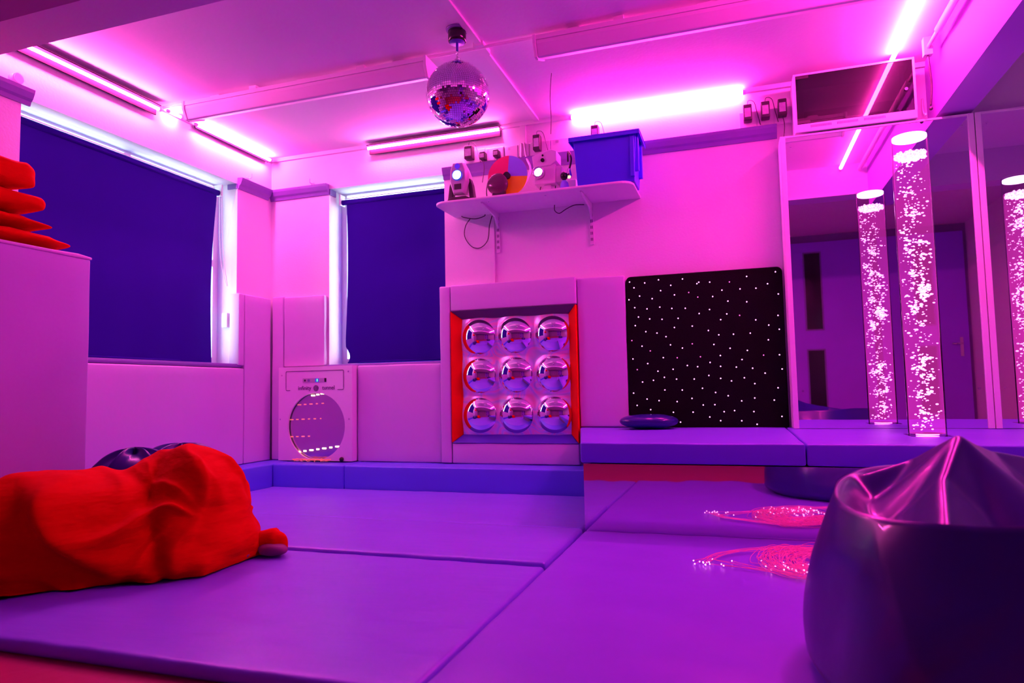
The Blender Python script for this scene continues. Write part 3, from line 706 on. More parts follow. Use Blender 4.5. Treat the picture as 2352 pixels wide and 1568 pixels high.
bubble_tube(2.0, 4.52, 'second bubble tube beyond the right edge of the picture, seen only in the mirror', 2)

# ------------------------------------------------------------------ equipment cabinet
def cabinet():
    x0, x1, z0, z1, y0, y1 = .468, 1.235, 2.592, 3.01, 5.125, 5.39
    t = thing('equipment_cabinet', 'white equipment cabinet with a dark glass door above the mirror', 'cabinet', ((x0+x1)/2, 5.2, 2.58))
    g = G().box(x0, x0+.015, y0+.02, y1, z0, z1); g.box(x1-.015, x1, y0+.02, y1, z0, z1); g.box(x0+.015, x1-.015, y0+.021, y1, z1-.015, z1); g.box(x0+.015, x1-.015, y0+.021, y1, z0, z0+.015); g.box(x0+.015, x1-.015, y1-.01, y1, z0+.015, z1-.015)
    obj('body', g, 'metal_paint', t)
    obj('vent_panel', G().box(x0, x1, y0-.001, y0+.0195, z0-.008, z0+.0495), 'metal_paint', t, bevel=.003)
    v = G()
    for a in (.10, .27, .44):
        for i in range(16): v.box(x0+a+i*.0085, x0+a+i*.0085+.004, y0-.002, y0+.001, z0+.018, z0+.036)
    obj('vent_slots', v, 'ink', t)
    f = G().box(x0, x0+.014, y0, y0+.02, z0+.05, z1); f.box(x1-.014, x1, y0, y0+.02, z0+.05, z1); f.box(x0+.014, x1-.014, y0, y0+.02, z1-.014, z1)
    obj('door_frame', f, 'metal_paint', t)
    d = obj('glass_door', G().box(x0+.014, x1-.014, y0+.004, y0+.009, z0+.052, z1-.014), 'tinted_glass', t)
    sub('hinge_plate', G().box(x0+.014, x0+.10, y0-.001, y0+.003, z0+.053, z0+.073), 'dark_plastic', d, t); sub('hinge_plate', G().box(x0+.014, x0+.10, y0-.001, y0+.003, z1-.038, z1-.016), 'dark_plastic', d, t)
    sub('lock', G().cyl((x1-.06, y0-.008, z0+.2), (x1-.06, y0+.004, z0+.2), .011), 'chrome', d, t)
    r = G()
    for x in (x0+.035, x1-.085):
        r.box(x, x+.03, y0+.05, y0+.06, z0+.03, z1-.03)
        for i in range(12): r.box(x+.009, x+.021, y0+.047, y0+.051, z0+.045+i*.025, z0+.058+i*.025)
    obj('rack_rail', r, 'grey_plastic', t)
    tag(obj('amplifier', G().box(x0+.07, x1-.09, y0+.09, y1-.03, z0+.04, z0+.17).box(x0+.1, x0+.14, y0+.08, y0+.09, z0+.08, z0+.12).cyl((x1-.2, y0+.07, z0+.1), (x1-.2, y0+.09, z0+.1), .02), 'dark_plastic', base=(.8, 5.2, z0+.04), bevel=.003), 'dark equipment unit dimly seen inside the glass fronted cabinet', 'equipment')
cabinet()
tag(obj('cable', G().tube(catmull([(1.33, 5.38, 2.80), (1.31, 5.3, 2.70), (1.29, 5.2, 2.63), (1.28, 5.12, 2.60), (1.275, 5.1, 2.582)]), .007), 'cable_white', base=(1.24, 5.2, 2.6)), 'pale cable dropping behind the right end of the glass fronted cabinet', 'cable')

# ------------------------------------------------------------------ shelf and brackets
def shelf():
    zt = 2.325; zb = 2.305; ya, yb = 4.93, 5.398; x0, x1 = -2.285, -.672; r = .10
    pts = [(x1, yb), (x0, yb)] + [(x0+r-r*math.cos(a), ya+r-r*math.sin(a)) for a in [PI/2*i/6 for i in range(7)]] + [(x1-r+r*math.sin(a), ya+r-r*math.cos(a)) for a in [PI/2*i/6 for i in range(7)]]
    t = thing('wall_shelf', 'white rounded wall shelf on two slotted brackets carrying the projectors and storage box', 'shelf', (-1.48, 5.39, zb))
    obj('board', G().prism(pts, 'z', zb, zt), 'white_plastic', t, bevel=.006)
    for x in (-1.83, -1.36): obj('screw', G().cyl((x, 5.02, zb-.004), (x, 5.02, zb+.001), .009), 'chrome', t)
    for x, zend in ((-1.885, 1.965), (-1.075, 1.965)):
        obj('slotted_upright', G().box(x-.016, x+.016, 5.385, 5.399, zend, zb-.001), 'metal_paint', t)
        k = G()
        for i in range(6):
            for dx in (-.006, .006): k.box(x+dx-.003, x+dx+.003, 5.3835, 5.3855, zend+.03+i*.05, zend+.055+i*.05)
        obj('slot', k, 'ink', t)
        b = G().prism([(5.385, zb-.001), (5.0, zb-.001), (5.0, zb-.012), (5.30, zb-.05), (5.385, zb-.13)], 'x', x-.008, x+.008)
        obj('bracket_arm', b, 'metal_paint', t, bevel=.002)
    return zt
ZS = shelf()+.001

def sp(v, y): return v
# moving head light
def moving_head():
    x, y = -2.085, 5.08; t = thing('moving_head_light', 'moving head stage light with a glowing blue lens at the left end of the shelf', 'stage light', (x, y, ZS), )
    obj('base', G().prism([(x-.11, ZS), (x+.11, ZS), (x+.095, ZS+.03), (x+.06, ZS+.045), (x-.06, ZS+.045), (x-.095, ZS+.03)], 'y', y-.08, y+.08), 'dark_plastic', t, bevel=.006)
    for s in (-1, 1):
        obj('yoke_arm', G().prism([(x+s*.075, ZS+.04), (x+s*.115, ZS+.04), (x+s*.10, ZS+.15), (x+s*.082, ZS+.20), (x+s*.066, ZS+.19)], 'y', y-.03, y+.03), 'dark_plastic', t, bevel=.004)
    # head tapers to a point below, hexagonal face
    F0 = [(-.05, .33), (.05, .33), (.078, .26), (.082, .17), (.05, .065), (-.05, .065), (-.082, .17), (-.078, .26)]
    vs = [(x+a*.8, y-.09, ZS+.2+(b-.2)*.92) for a, b in F0] + [(x+a, y-.05, ZS+b) for a, b in F0] + [(x+a*.7, y+.09, ZS+.2+(b-.2)*.8) for a, b in F0]
    n = 8; g = G().add(vs, [tuple(range(n))[::-1], tuple(range(2*n, 3*n))] + [(k*n+i, k*n+(i+1) % n, (k+1)*n+(i+1) % n, (k+1)*n+i) for k in (0, 1) for i in range(n)])
    obj('head', g, 'grey_plastic', t, bevel=.006)
    obj('lens', G().cyl((x, y-.105, ZS+.215), (x, y-.088, ZS+.215), .036, n=24), 'lens_blue', t)
    obj('lens_ring', G().lathe([(.036, -.108), (.044, -.108), (.044, -.088), (.036, -.088)], (x, y, ZS+.215), 'y', caps=False), 'button_blue', t)
    obj('upper_lens', G().cyl((x, y-.098, ZS+.29), (x, y-.082, ZS+.29), .022, n=20), 'lens_deep', t)
    obj('vent', G().box(x-.03, x+.03, y-.093, y-.08, ZS+.10, ZS+.145), 'dark_plastic', t)
moving_head()
# colour wheel lamp
def colour_wheel():
    t = thing('colour_wheel_lamp', 'black spot lamp with a red, blue and orange colour wheel on the shelf', 'colour wheel lamp', (-1.76, 5.08, ZS))
    c = (-1.695, ZS+.195); R = .168; y = 5.10
    for a0, a1, m in ((PI/2, PI, 'disc_red'), (0, PI/2, 'disc_blue'), (-PI/2, 0, 'disc_orange'), (PI, 1.5*PI, 'disc_red')):
        k = 12; a0 -= .1; a1 -= .1; pts = [(c[0], c[1])] + [(c[0]+R*math.cos(a0+(a1-a0)*i/k), c[1]+R*math.sin(a0+(a1-a0)*i/k)) for i in range(k+1)]
        obj('wheel_filter', G().prism(pts, 'y', y, y+.003), m, t, label={'disc_red': 'red filter', 'disc_blue': 'blue filter', 'disc_orange': 'orange filter'}[m])
    obj('hub', G().cyl((c[0], y-.03, c[1]), (c[0], y+.01, c[1]), .028), 'black_gloss', t)
    l = obj('lamp_reflector', G().lathe([(.02, .09), (.06, .07), (.082, .03), (.088, 0), (.080, -.01), (.05, -.022), (.0, -.028)], (-1.765, y-.05, ZS+.125), 'y'), 'lamp_glass', t)
    obj('lamp_stand', G().prism([(-1.82, ZS), (-1.70, ZS), (-1.705, ZS+.07), (-1.72, ZS+.1), (-1.80, ZS+.1)], 'y', y-.06, y-.01), 'dark_plastic', t, bevel=.008)
    obj('mains_lead', G().tube(catmull([(-1.86, y-.02, ZS+.15), (-1.87, y-.02, ZS+.08), (-1.862, y-.02, ZS+.004)]), .004), 'cable_dark', t)
colour_wheel()
# effects projector
def projector():
    x, y = -1.37, 5.07; t = thing('effects_projector', 'pale upright effects projector with a shining round lens on the shelf', 'projector', (x, y, ZS))
    obj('body', G().box(x-.085, x+.085, y-.02, y+.14, ZS+.08, ZS+.235), 'metal_paint', t, bevel=.006)
    obj('lamp_house', G().prism([(x-.09, ZS+.22), (x+.05, ZS+.22), (x+.10, ZS+.25), (x+.10, ZS+.33), (x+.06, ZS+.35), (x-.10, ZS+.31)], 'y', y-.03, y+.12), 'metal_paint', t, bevel=.006)
    obj('side_panel', G().box(x+.085, x+.13, y, y+.13, ZS+.09, ZS+.22), 'metal_paint', t, bevel=.004)
    ln = obj('lens_barrel', G().lathe([(.030, 0), (.045, 0), (.047, -.05), (.043, -.055), (.034, -.053), (.030, -.02)], (x-.04, y-.02, ZS+.165), 'y', caps=False), 'chrome', t)
    sub('lens_glass', G().cyl((x-.04, y-.05, ZS+.165), (x-.04, y-.045, ZS+.165), .031), 'lens_white', ln, t)
    obj('knob', G().cyl((x-.01, y-.045, ZS+.265), (x-.01, y-.03, ZS+.265), .015).cyl((x-.01, y-.036, ZS+.305), (x-.01, y-.03, ZS+.305), .008), 'black_gloss', t)
    obj('foot', G().prism([(x-.03, ZS), (x+.05, ZS), (x+.035, ZS+.08), (x-.015, ZS+.08)], 'y', y+.01, y+.08), 'metal_paint', t)
    obj('mains_lead', G().tube(catmull([(x+.06, y+.08, ZS+.09), (x+.075, y+.02, ZS+.03), (x+.10, y, ZS+.006), (x+.125, y+.03, ZS+.04), (x+.12, y+.08, ZS+.1)]), .004).tube(catmull([(x-.05, y+.05, ZS+.09), (x-.055, y+.03, ZS+.04), (x-.05, y+.03, ZS+.004)]), .004), 'cable_dark', t)
projector()
g = G().tube(catmull([(-1.225, 5.24, ZS+.30), (-1.215, 5.2, ZS+.355), (-1.195, 5.16, ZS+.345), (-1.175, 5.14, ZS+.28), (-1.19, 5.13, ZS+.2)]), .008)
t = thing('gooseneck_lamp', 'small clip lamp on a black curved neck between the projector and the storage box', 'lamp', (-1.19, 5.13, ZS))
obj('neck', g, 'black_gloss', t)
obj('lamp_head', G().lathe([(.012, .03), (.018, .0), (.024, -.03)], (-1.19, 5.12, ZS+.17), 'z'), 'chrome', t); obj('lit_bulb', G().ball((-1.19, 5.115, ZS+.135), .014), 'warm_glow', t)
g = G().lathe([(.045, 0), (.04, .01), (.03, .07), (.018, .09)], (-1.215, 5.06, ZS))
t = thing('knobbed_stand', 'little blue cone stand with a round black knob beside the storage box', 'stand', (-1.215, 5.06, ZS))
obj('cone', g, 'disc_blue', t); obj('knob', G().ball((-1.215, 5.055, ZS+.125), (.03, .028, .034), 14, 10), 'black_gloss', t)
tag(obj('turntable_disc', G().lathe([(.115, 0), (.125, .01), (.12, .02), (.05, .035), (.02, .036)], (-1.59, 5.26, ZS)), 'dark_plastic', base=(-1.59, 5.26, ZS)), 'flat round black disc lying on the shelf left of the projector', 'disc')
tag(obj('control_box', G().box(-1.32, -1.17, 5.27, 5.34, ZS+.02, ZS+.16).box(-1.32, -1.17, 5.262, 5.27, ZS+.075, ZS+.08), 'metal_paint', base=(-1.25, 5.3, ZS), bevel=.004), 'pale control box standing behind the black knob on the shelf', 'box')
# storage box
def storage_box():
    x0, x1, y0, y1, zb, zt = -1.115, -.64, 4.955, 5.26, ZS, 2.70
    t = thing('storage_box', 'deep blue open plastic storage box on the right end of the shelf', 'storage box', ((x0+x1)/2, 5.1, ZS))
    def ring(i, z): d = .022*(1-(z-zb)/(zt-zb)) + i; return [(x0+d, y0+d, z), (x1-d, y0+d, z), (x1-d, y1-d, z), (x0+d, y1-d, z)]
    vs = ring(0, zb)+ring(0, zt)+ring(.006, zt)+ring(.006, zb+.008)
    g = G().add(vs, [(0, 1, 2, 3), (12, 15, 14, 13)] + [(k*4+i, k*4+(i+1) % 4, (k+1)*4+(i+1) % 4, (k+1)*4+i) for k in range(3) for i in range(4)])
    obj('tub', g, 'box_blue', t, bevel=.006)
    r = .03; g = G()
    for q in ((x0-r, x1+r, y0-r, y0), (x0-r, x1+r, y1, y1+r), (x0-r, x0, y0, y1), (x1, x1+r, y0, y1)): g.box(*q, zt-.012, zt)
    for q in ((x0-r, x1+r, y0-r, y0-r+.004), (x1+r-.004, x1+r, y0-r+.004, y1+r), (x0-r, x0-r+.004, y0-r+.004, y1+r)): g.box(*q, zt-.035, zt-.012)
    obj('rim', g, 'box_blue', t, bevel=.003)
    obj('rib', G().box(x1-.045, x1-.015, y0-.008, y0+.02, zb+.03, zt-.01), 'box_blue', t, bevel=.004)
    for y in (y0+.03, y1-.07): obj('rib', G().box(x1-.03, x1+.012, y, y+.035, zb+.08, zt-.01), 'box_blue', t, bevel=.004)
storage_box()

# cables under the shelf
tag(obj('cable', G().tube(catmull([(-2.2, 5.34, 2.30), (-2.17, 5.34, 2.285), (-2.08, 5.36, 2.27), (-2.0, 5.36, 2.285), (-1.99, 5.36, 2.30)]), .004).tube(catmull([(-2.13, 5.37, 2.28), (-2.18, 5.38, 2.22), (-2.19, 5.385, 2.13), (-2.13, 5.385, 2.04), (-2.05, 5.385, 2.02), (-1.98, 5.385, 2.08), (-1.96, 5.38, 2.2), (-1.93, 5.37, 2.285)]), .004), 'cable_dark', base=(-2.1, 5.37, 2.0)), 'dark cable looping below the left end of the shelf', 'cable')
tag(obj('cable', G().tube(catmull([(-1.36, 5.3, 2.30), (-1.365, 5.32, 2.26), (-1.33, 5.33, 2.235), (-1.27, 5.33, 2.265), (-1.2, 5.33, 2.29), (-1.12, 5.33, 2.285)]), .004), 'cable_dark', base=(-1.3, 5.3, 2.3)), 'short dark cable clipped under the shelf near the right bracket', 'cable')
tag(obj('cable', G().tube(catmull([(-1.63, 5.37, 2.88), (-1.61, 5.36, 2.75), (-1.56, 5.3, 2.62), (-1.6, 5.25, 2.48), (-1.68, 5.22, 2.4)]), .009).tube(catmull([(-1.655, 5.37, 2.88), (-1.66, 5.36, 2.72), (-1.70, 5.3, 2.6), (-1.73, 5.25, 2.54)]), .009), 'cable_white', base=(-1.63, 5.37, 2.4)), 'thick pale cables hanging from the sockets behind the colour wheel', 'cable')

# ------------------------------------------------------------------ sockets and plug-in power supplies
SOG = 'white power sockets along the back wall'
def socket(x0, x1, z0, z1, gang, label):
    t = thing('power_socket', label, 'socket', ((x0+x1)/2, 5.397, z0), SOG)
    obj('back_box', G().box(x0, x1, 5.378, 5.398, z0, z1), 'white_plastic', t, bevel=.003)
    w = (x1-x0)/gang
    for i in range(gang):
        a = x0+w*i
        obj('face_plate', G().box(a+.004, a+w-.004, 5.373, 5.378, z0+.004, z1-.004), 'white_plastic', t, bevel=.002)
        g = G().box(a+w*.25, a+w*.4, 5.370, 5.373, z1-.035, z1-.015); obj('switch', g, 'grey_plastic', t)
socket(-2.185, -1.995, 2.765, 2.885, 1, 'white double socket furthest left behind the moving head light'); socket(-1.985, -1.815, 2.765, 2.88, 2, 'white double socket holding two small plugs, behind the colour wheel')
socket(-1.805, -1.69, 2.765, 2.875, 1, 'plain white blank plate right of the two small plugs'); socket(-1.685, -1.59, 2.765, 2.875, 1, 'white socket plate with a cable leading down, left of the projector')
socket(-1.585, -1.22, 2.755, 2.88, 2, 'long white socket strip above the projector, by the storage box'); socket(.095, .47, 2.758, 2.885, 3, 'long white socket strip with three power supplies, left of the cabinet')
PG = 'dark power adaptors plugged in along the back wall'
def adaptor(x, z, wd, h, label, cable=True):
    t = thing('power_adaptor', label, 'power adaptor', (x, 5.36, z), PG)
    obj('body', G().rbox(x-wd/2, x+wd/2, 5.305, 5.372, z-h/2, z+h/2, .007, .05), 'dark_plastic', t)
    obj('rating_label', G().box(x-wd*.36, x+wd*.36, 5.3035, 5.3055, z-h*.3, z+h*.25), 'label_grey', t)
    if cable: obj('lead', G().tube(catmull([(x, 5.33, z+h/2), (x+.01, 5.32, z+h/2+.03), (x+.05, 5.34, z+h/2+.02), (x+.07, 5.36, z), (x+.09, 5.37, z-h*.7)]), .0025), 'cable_dark', t)
    else: obj('lead', G().tube(catmull([(x, 5.33, z-h/2), (x+.01, 5.33, z-h/2-.08), (x-.005, 5.32, z-h/2-.2)]), .003), 'cable_dark', t)
adaptor(-2.118, 2.845, .075, .115, 'big black power adaptor in the leftmost socket, above the moving head light')
adaptor(-1.99, 2.80, .05, .065, 'small black plug, left one of the pair above the colour wheel', False)
adaptor(-1.867, 2.805, .05, .06, 'small black plug just above the colour wheel, right one of the pair', False)
adaptor(-1.507, 2.85, .062, .13, 'black power adaptor with a grey label directly above the projector')
adaptor(-1.015, 2.86, .06, .13, 'dark power adaptor peeping over the top of the blue storage box')
adaptor(.157, 2.855, .062, .125, 'leftmost of the three power adaptors beside the cabinet')
adaptor(.283, 2.858, .062, .125, 'middle one of the three power adaptors beside the cabinet')
adaptor(.402, 2.86, .062, .125, 'power adaptor closest to the glass fronted cabinet', False)
# hooks above the rail
def hook(p, d, label):
    t = Vector(d); q = Vector(p); g = G().cyl(q, q+t*.012, .016).tube(catmull([q+t*.01, q+t*.045+Vector((0, 0, .0)), q+t*.05+Vector((0, 0, .035))]), .005).tube([q+t*.02, q+t*.03+Vector((0, 0, -.03))], .005)
    tag(obj('wall_hook', g, 'white_plastic', base=tuple(p)), label, 'hook', 'small painted hooks above the picture rail')
hook((-3.74, YB, 2.78), (0, -1, 0), 'small painted hook on the back wall above the rail, left of the blind')
hook((XL, 5.06, 2.79), (1, 0, 0), 'small painted hook on the left wall close to the corner')
tag(obj('pipe_stub', G().cyl((XL, 2.93, 2.79), (XL+.04, 2.93, 2.79), .035, n=20).cyl((XL+.04, 2.93, 2.79), (XL+.043, 2.93, 2.79), .028, n=20), 'white_plastic', base=(XL, 2.93, 2.79)), 'round painted pipe stub on the left wall above the rail end', 'pipe')
tag(obj('cable', G().tube(catmull([(-1.18, 4.6, 3.068), (-1.2, 4.62, 2.9), (-1.19, 4.6, 2.75), (-1.195, 4.6, 2.62)]), .0025), 'cable_dark', base=(-1.18, 4.6, 3.07)), 'thin thread hanging from the ceiling right of the mirror ball', 'cable')

# ------------------------------------------------------------------ soft shapes from merged ellipsoids
def blob(c, ells, nu=150, nv=80, disp=None, k=.05, zmin=0.003, smooth=0):
    """star-shaped skin about c of smoothly merged ellipsoids (centre, radii, yaw)"""
    c = np.array(c, float)
    th = np.linspace(0, 2*PI, nu, endpoint=False); ph = np.linspace(.001, PI-.001, nv)
    D = np.array([[(math.sin(p)*math.cos(t), math.sin(p)*math.sin(t), math.cos(p)) for t in th] for p in ph])
    def f(P):
        vals = []
        for (ec, er, yaw) in ells:
            q = P-np.array(ec); cs, sn = math.cos(yaw), math.sin(yaw)
            x = q[..., 0]*cs+q[..., 1]*sn; y = -q[..., 0]*sn+q[..., 1]*cs
            e = 2.3
            vals.append(((np.abs(x/er[0])**e+np.abs(y/er[1])**e+np.abs(q[..., 2]/er[2])**e)**(1/e)-1)*min(er))
        v = np.stack(vals); return -k*np.log(np.exp(-v/k).sum(0))
    lo = np.zeros(D.shape[:2]); hi = np.full(D.shape[:2], 2.0)
    ts = np.linspace(.02, 1.6, 80); last = np.zeros(D.shape[:2])
    for t in ts:
        ins = f(c+D*t) < 0; last = np.where(ins, t, last)
    lo = last; hi = last+ts[1]-ts[0]
    for _ in range(12):
        mid = (lo+hi)/2; ins = f(c+D*mid[..., None]) < 0; lo = np.where(ins, mid, lo); hi = np.where(ins, hi, mid)
    for _ in range(smooth):
        m = (lo+np.roll(lo, 1, 1)+np.roll(lo, -1, 1))/3; mm = m.copy(); mm[1:-1] = (m[:-2]+m[1:-1]+m[2:])/3; lo = mm
    P = c+D*lo[..., None]
    vs = []
    for i in range(nv):
        for j in range(nu):
            p = P[i, j]
            if disp: p = p + D[i, j]*disp(p, D[i, j])
            vs.append((p[0], p[1], p[2]))
    V = np.array(vs).reshape(nv, nu, 3)
    for _ in range(min(smooth, 2)):
        W = (V*2+np.roll(V, 1, 1)+np.roll(V, -1, 1))/4; W[1:-1] = (W[:-2]+2*W[1:-1]+W[2:])/4; V = W
    vs = [(a, b, max(zmin, c_)) for a, b, c_ in V.reshape(-1, 3)]
    fs = [(i*nu+j, (i+1)*nu+j, (i+1)*nu+(j+1) % nu, i*nu+(j+1) % nu) for i in range(nv-1) for j in range(nu)]
    fs += [tuple(range(nu)), tuple((nv-1)*nu+j for j in range(nu))[::-1]]
    return G().add(vs, fs, True)
def ridge(x): return (1.06-math.sqrt(math.sin(x)**2+.008))**2
PIN = np.array((-2.30, 2.47, .26))
def red_folds(p, d):
    q = p-PIN; r = np.linalg.norm(q)+1e-6
    a = math.atan2(q[2]+.12*noise.noise(Vector(p)*2.5), -(q[0]*.9+q[1]*.1))
    n1 = noise.noise(Vector((p[0]*2, p[1]*2, p[2]*2)))
    sd = max(0, min(1, (PIN[0]-.06-p[0])/.12))
    v = sd*.062*ridge(a*4.2+n1*2.4)*min(1, r/.12)*math.exp(-((r-.28)/.6)**2)
    v += .036*ridge(a*7.5+n1*4)*min(1, r/.2)**2*math.exp(-(r/.45)**2)*sd
    v += .030*ridge(p[0]*13+p[1]*10+n1*3)*max(0, min(1, (p[0]+2.62)/.2))*max(0, 1-p[2]/.5)
    v += .022*ridge(p[0]*5+p[1]*8+p[2]*3+n1*2.5)*max(0, min(1, (p[2]-.2)/.15))
    v += .030*noise.noise(Vector((p[0]*3.4, p[1]*3.4, p[2]*6)))+.012*noise.noise(Vector((p[0]*9, p[1]*9, p[2]*14)))
    # long diagonal folds flowing down the front
    w = p[0]*.9+p[2]*2.6+.5*n1
    v += .052*ridge(w*3.4)*max(0, min(1, (2.62-p[1])/.3)) + .030*ridge(w*7.3+1+n1)*max(0, min(1, (2.6-p[1])/.3))
    # one deep crease where the two bags under the cloth meet
    v -= .035*math.exp(-((p[0]+2.55+.35*(p[2]-.2)+.25*(p[1]-2.6))/.035)**2)*max(0, min(1, (2.75-p[1])/.2))
    # hem near the ground
    if p[2] < .1: v += .03*ridge(p[0]*11+p[1]*9)*(1-p[2]/.1)
    return v
t = thing('red_blanket', 'big red cloth draped in folds over bean bags on the mat at left', 'blanket', (-2.9, 2.5, 0))
obj('cloth', blob((-2.74, 2.62, .14), [((-3.00, 2.32, .06), (.56, .30, .365), .62), ((-2.66, 2.74, .13), (.34, .28, .385), .0), ((-2.46, 2.60, .03), (.14, .16, .16), .0), ((-3.28, 2.08, .05), (.25, .22, .36), .5)], 380, 190, red_folds, smooth=8), 'red_cloth', t)
def tail_f(p, d): return .032*ridge(p[0]*26+p[2]*12+p[1]*8)+.02*noise.noise(Vector(p)*11)
obj('trailing_corner', blob((-2.38, 2.90, .06), [((-2.42, 2.90, .05), (.13, .06, .06), .2), ((-2.27, 2.92, .045), (.09, .045, .06), .1)], 90, 40, tail_f, .02), 'red_cloth', t)
obj('lining', blob((-2.23, 2.885, .035), [((-2.23, 2.885, .03), (.075, .045, .03), .1)], 60, 30, lambda p, d: .006*noise.noise(Vector(p)*20), .02), 'mauve_lining', t, label='mauve underside of the cloth')
obj('lining', blob((-2.38, 2.74, .03), [((-2.38, 2.74, .025), (.11, .06, .03), .7)], 60, 30, lambda p, d: .008*noise.noise(Vector(p)*18), .02), 'mauve_lining', t, label='mauve underside of the cloth')

# red cushions piled on the block
def cushion(c, r, yaw, tilt, label, seed, pinch=.75, wp=.6, ez=1.0):
    def dsp(p, d):
        q = p-np.array(c); k = abs(q[2])/r[2]
        return .015*noise.noise(Vector((p[0]*5+seed, p[1]*5, p[2]*9))) + .012*ridge((q[0]+q[1]*1.3)*14+seed)*k
    n = 60; m = 30; vs = []
    for i in range(m+1):
        for j in range(n):
            a = 2*PI*j/n; s = -PI/2+PI*i/m
            ca, sa = math.cos(a), math.sin(a)
            e = .45                      # squarish outline with pinched corners
            ux = math.copysign(abs(ca)**e, ca); uy = math.copysign(abs(sa)**e, sa)
            w = math.cos(s)**wp if math.cos(s) > 0 else 0
            corner = (abs(ux*uy))
            z = math.copysign(abs(math.sin(s))**ez, s)*(1-pinch*corner*w**3)
            x0, y0, z0 = ux*w*r[0]*(1+.10*corner), uy*w*r[1]*(1+.10*corner), z*r[2]
            z0 += tilt*x0
            X = x0*math.cos(yaw)-y0*math.sin(yaw); Y = x0*math.sin(yaw)+y0*math.cos(yaw)
            nn = noise.noise(Vector((X*6+seed, Y*6, z0*10)))*.06 + ridge((X+Y*1.4)*11+z0*9+seed)*.03
            vs.append((c[0]+X*(1+nn), c[1]+Y*(1+nn), c[2]+z0*(1+nn*6)))
    g = G().add(vs, [(i*n+j, i*n+(j+1) % n, (i+1)*n+(j+1) % n, (i+1)*n+j) for i in range(m) for j in range(n)], True)
    return tag(obj('cushion', g, 'red_cloth', base=tuple(c)), label, 'cushion', 'red cushions piled on the padded block')
cushion((-3.84, 2.56, 1.692), (.19, .36, .040), .0, 0, 'red cushion lowest in the pile on the padded block, its corner pointing right', 1)
cushion((-3.85, 2.47, 1.785), (.18, .36, .036), .05, 0, 'red cushion second from the bottom of the pile on the padded block', 2)
cushion((-3.85, 2.44, 1.895), (.18, .34, .052), .0, 0, 'plump red cushion third up in the pile on the padded block', 3, .3, .4, .75)
cushion((-3.85, 2.44, 2.035), (.18, .28, .066), .0, 0, 'red cushion on the very top of the pile on the padded block', 4, .05, .25, .5)

# dark vinyl bean bags behind the blanket
def bag_f(s):
    def f(p, d):
        return .035*ridge(math.atan2(d[1], d[0])*3+s+noise.noise(Vector(p)*3)*1.5)*(.3+abs(d[2])) + .02*noise.noise(Vector(p)*5+Vector((s, 0, 0)))
    return f
t = thing('bean_bag', 'shiny dark blue bean bag slumped behind the left end of the red blanket', 'bean bag', (-3.2, 2.9, 0), 'dark blue vinyl bean bags')
obj('cover', blob((-3.25, 3.0, .2), [((-3.25, 3.0, .16), (.28, .22, .315), .0)], 130, 70, bag_f(1.0)), 'bag_vinyl', t)
t = thing('bean_bag', 'dark blue bean bag right behind the hump of the red blanket', 'bean bag', (-3.4, 3.44, 0), 'dark blue vinyl bean bags')
obj('cover', blob((-3.42, 3.52, .2), [((-3.42, 3.52, .14), (.36, .27, .325), .0)], 130, 70, bag_f(2.4)), 'bag_vinyl', t)

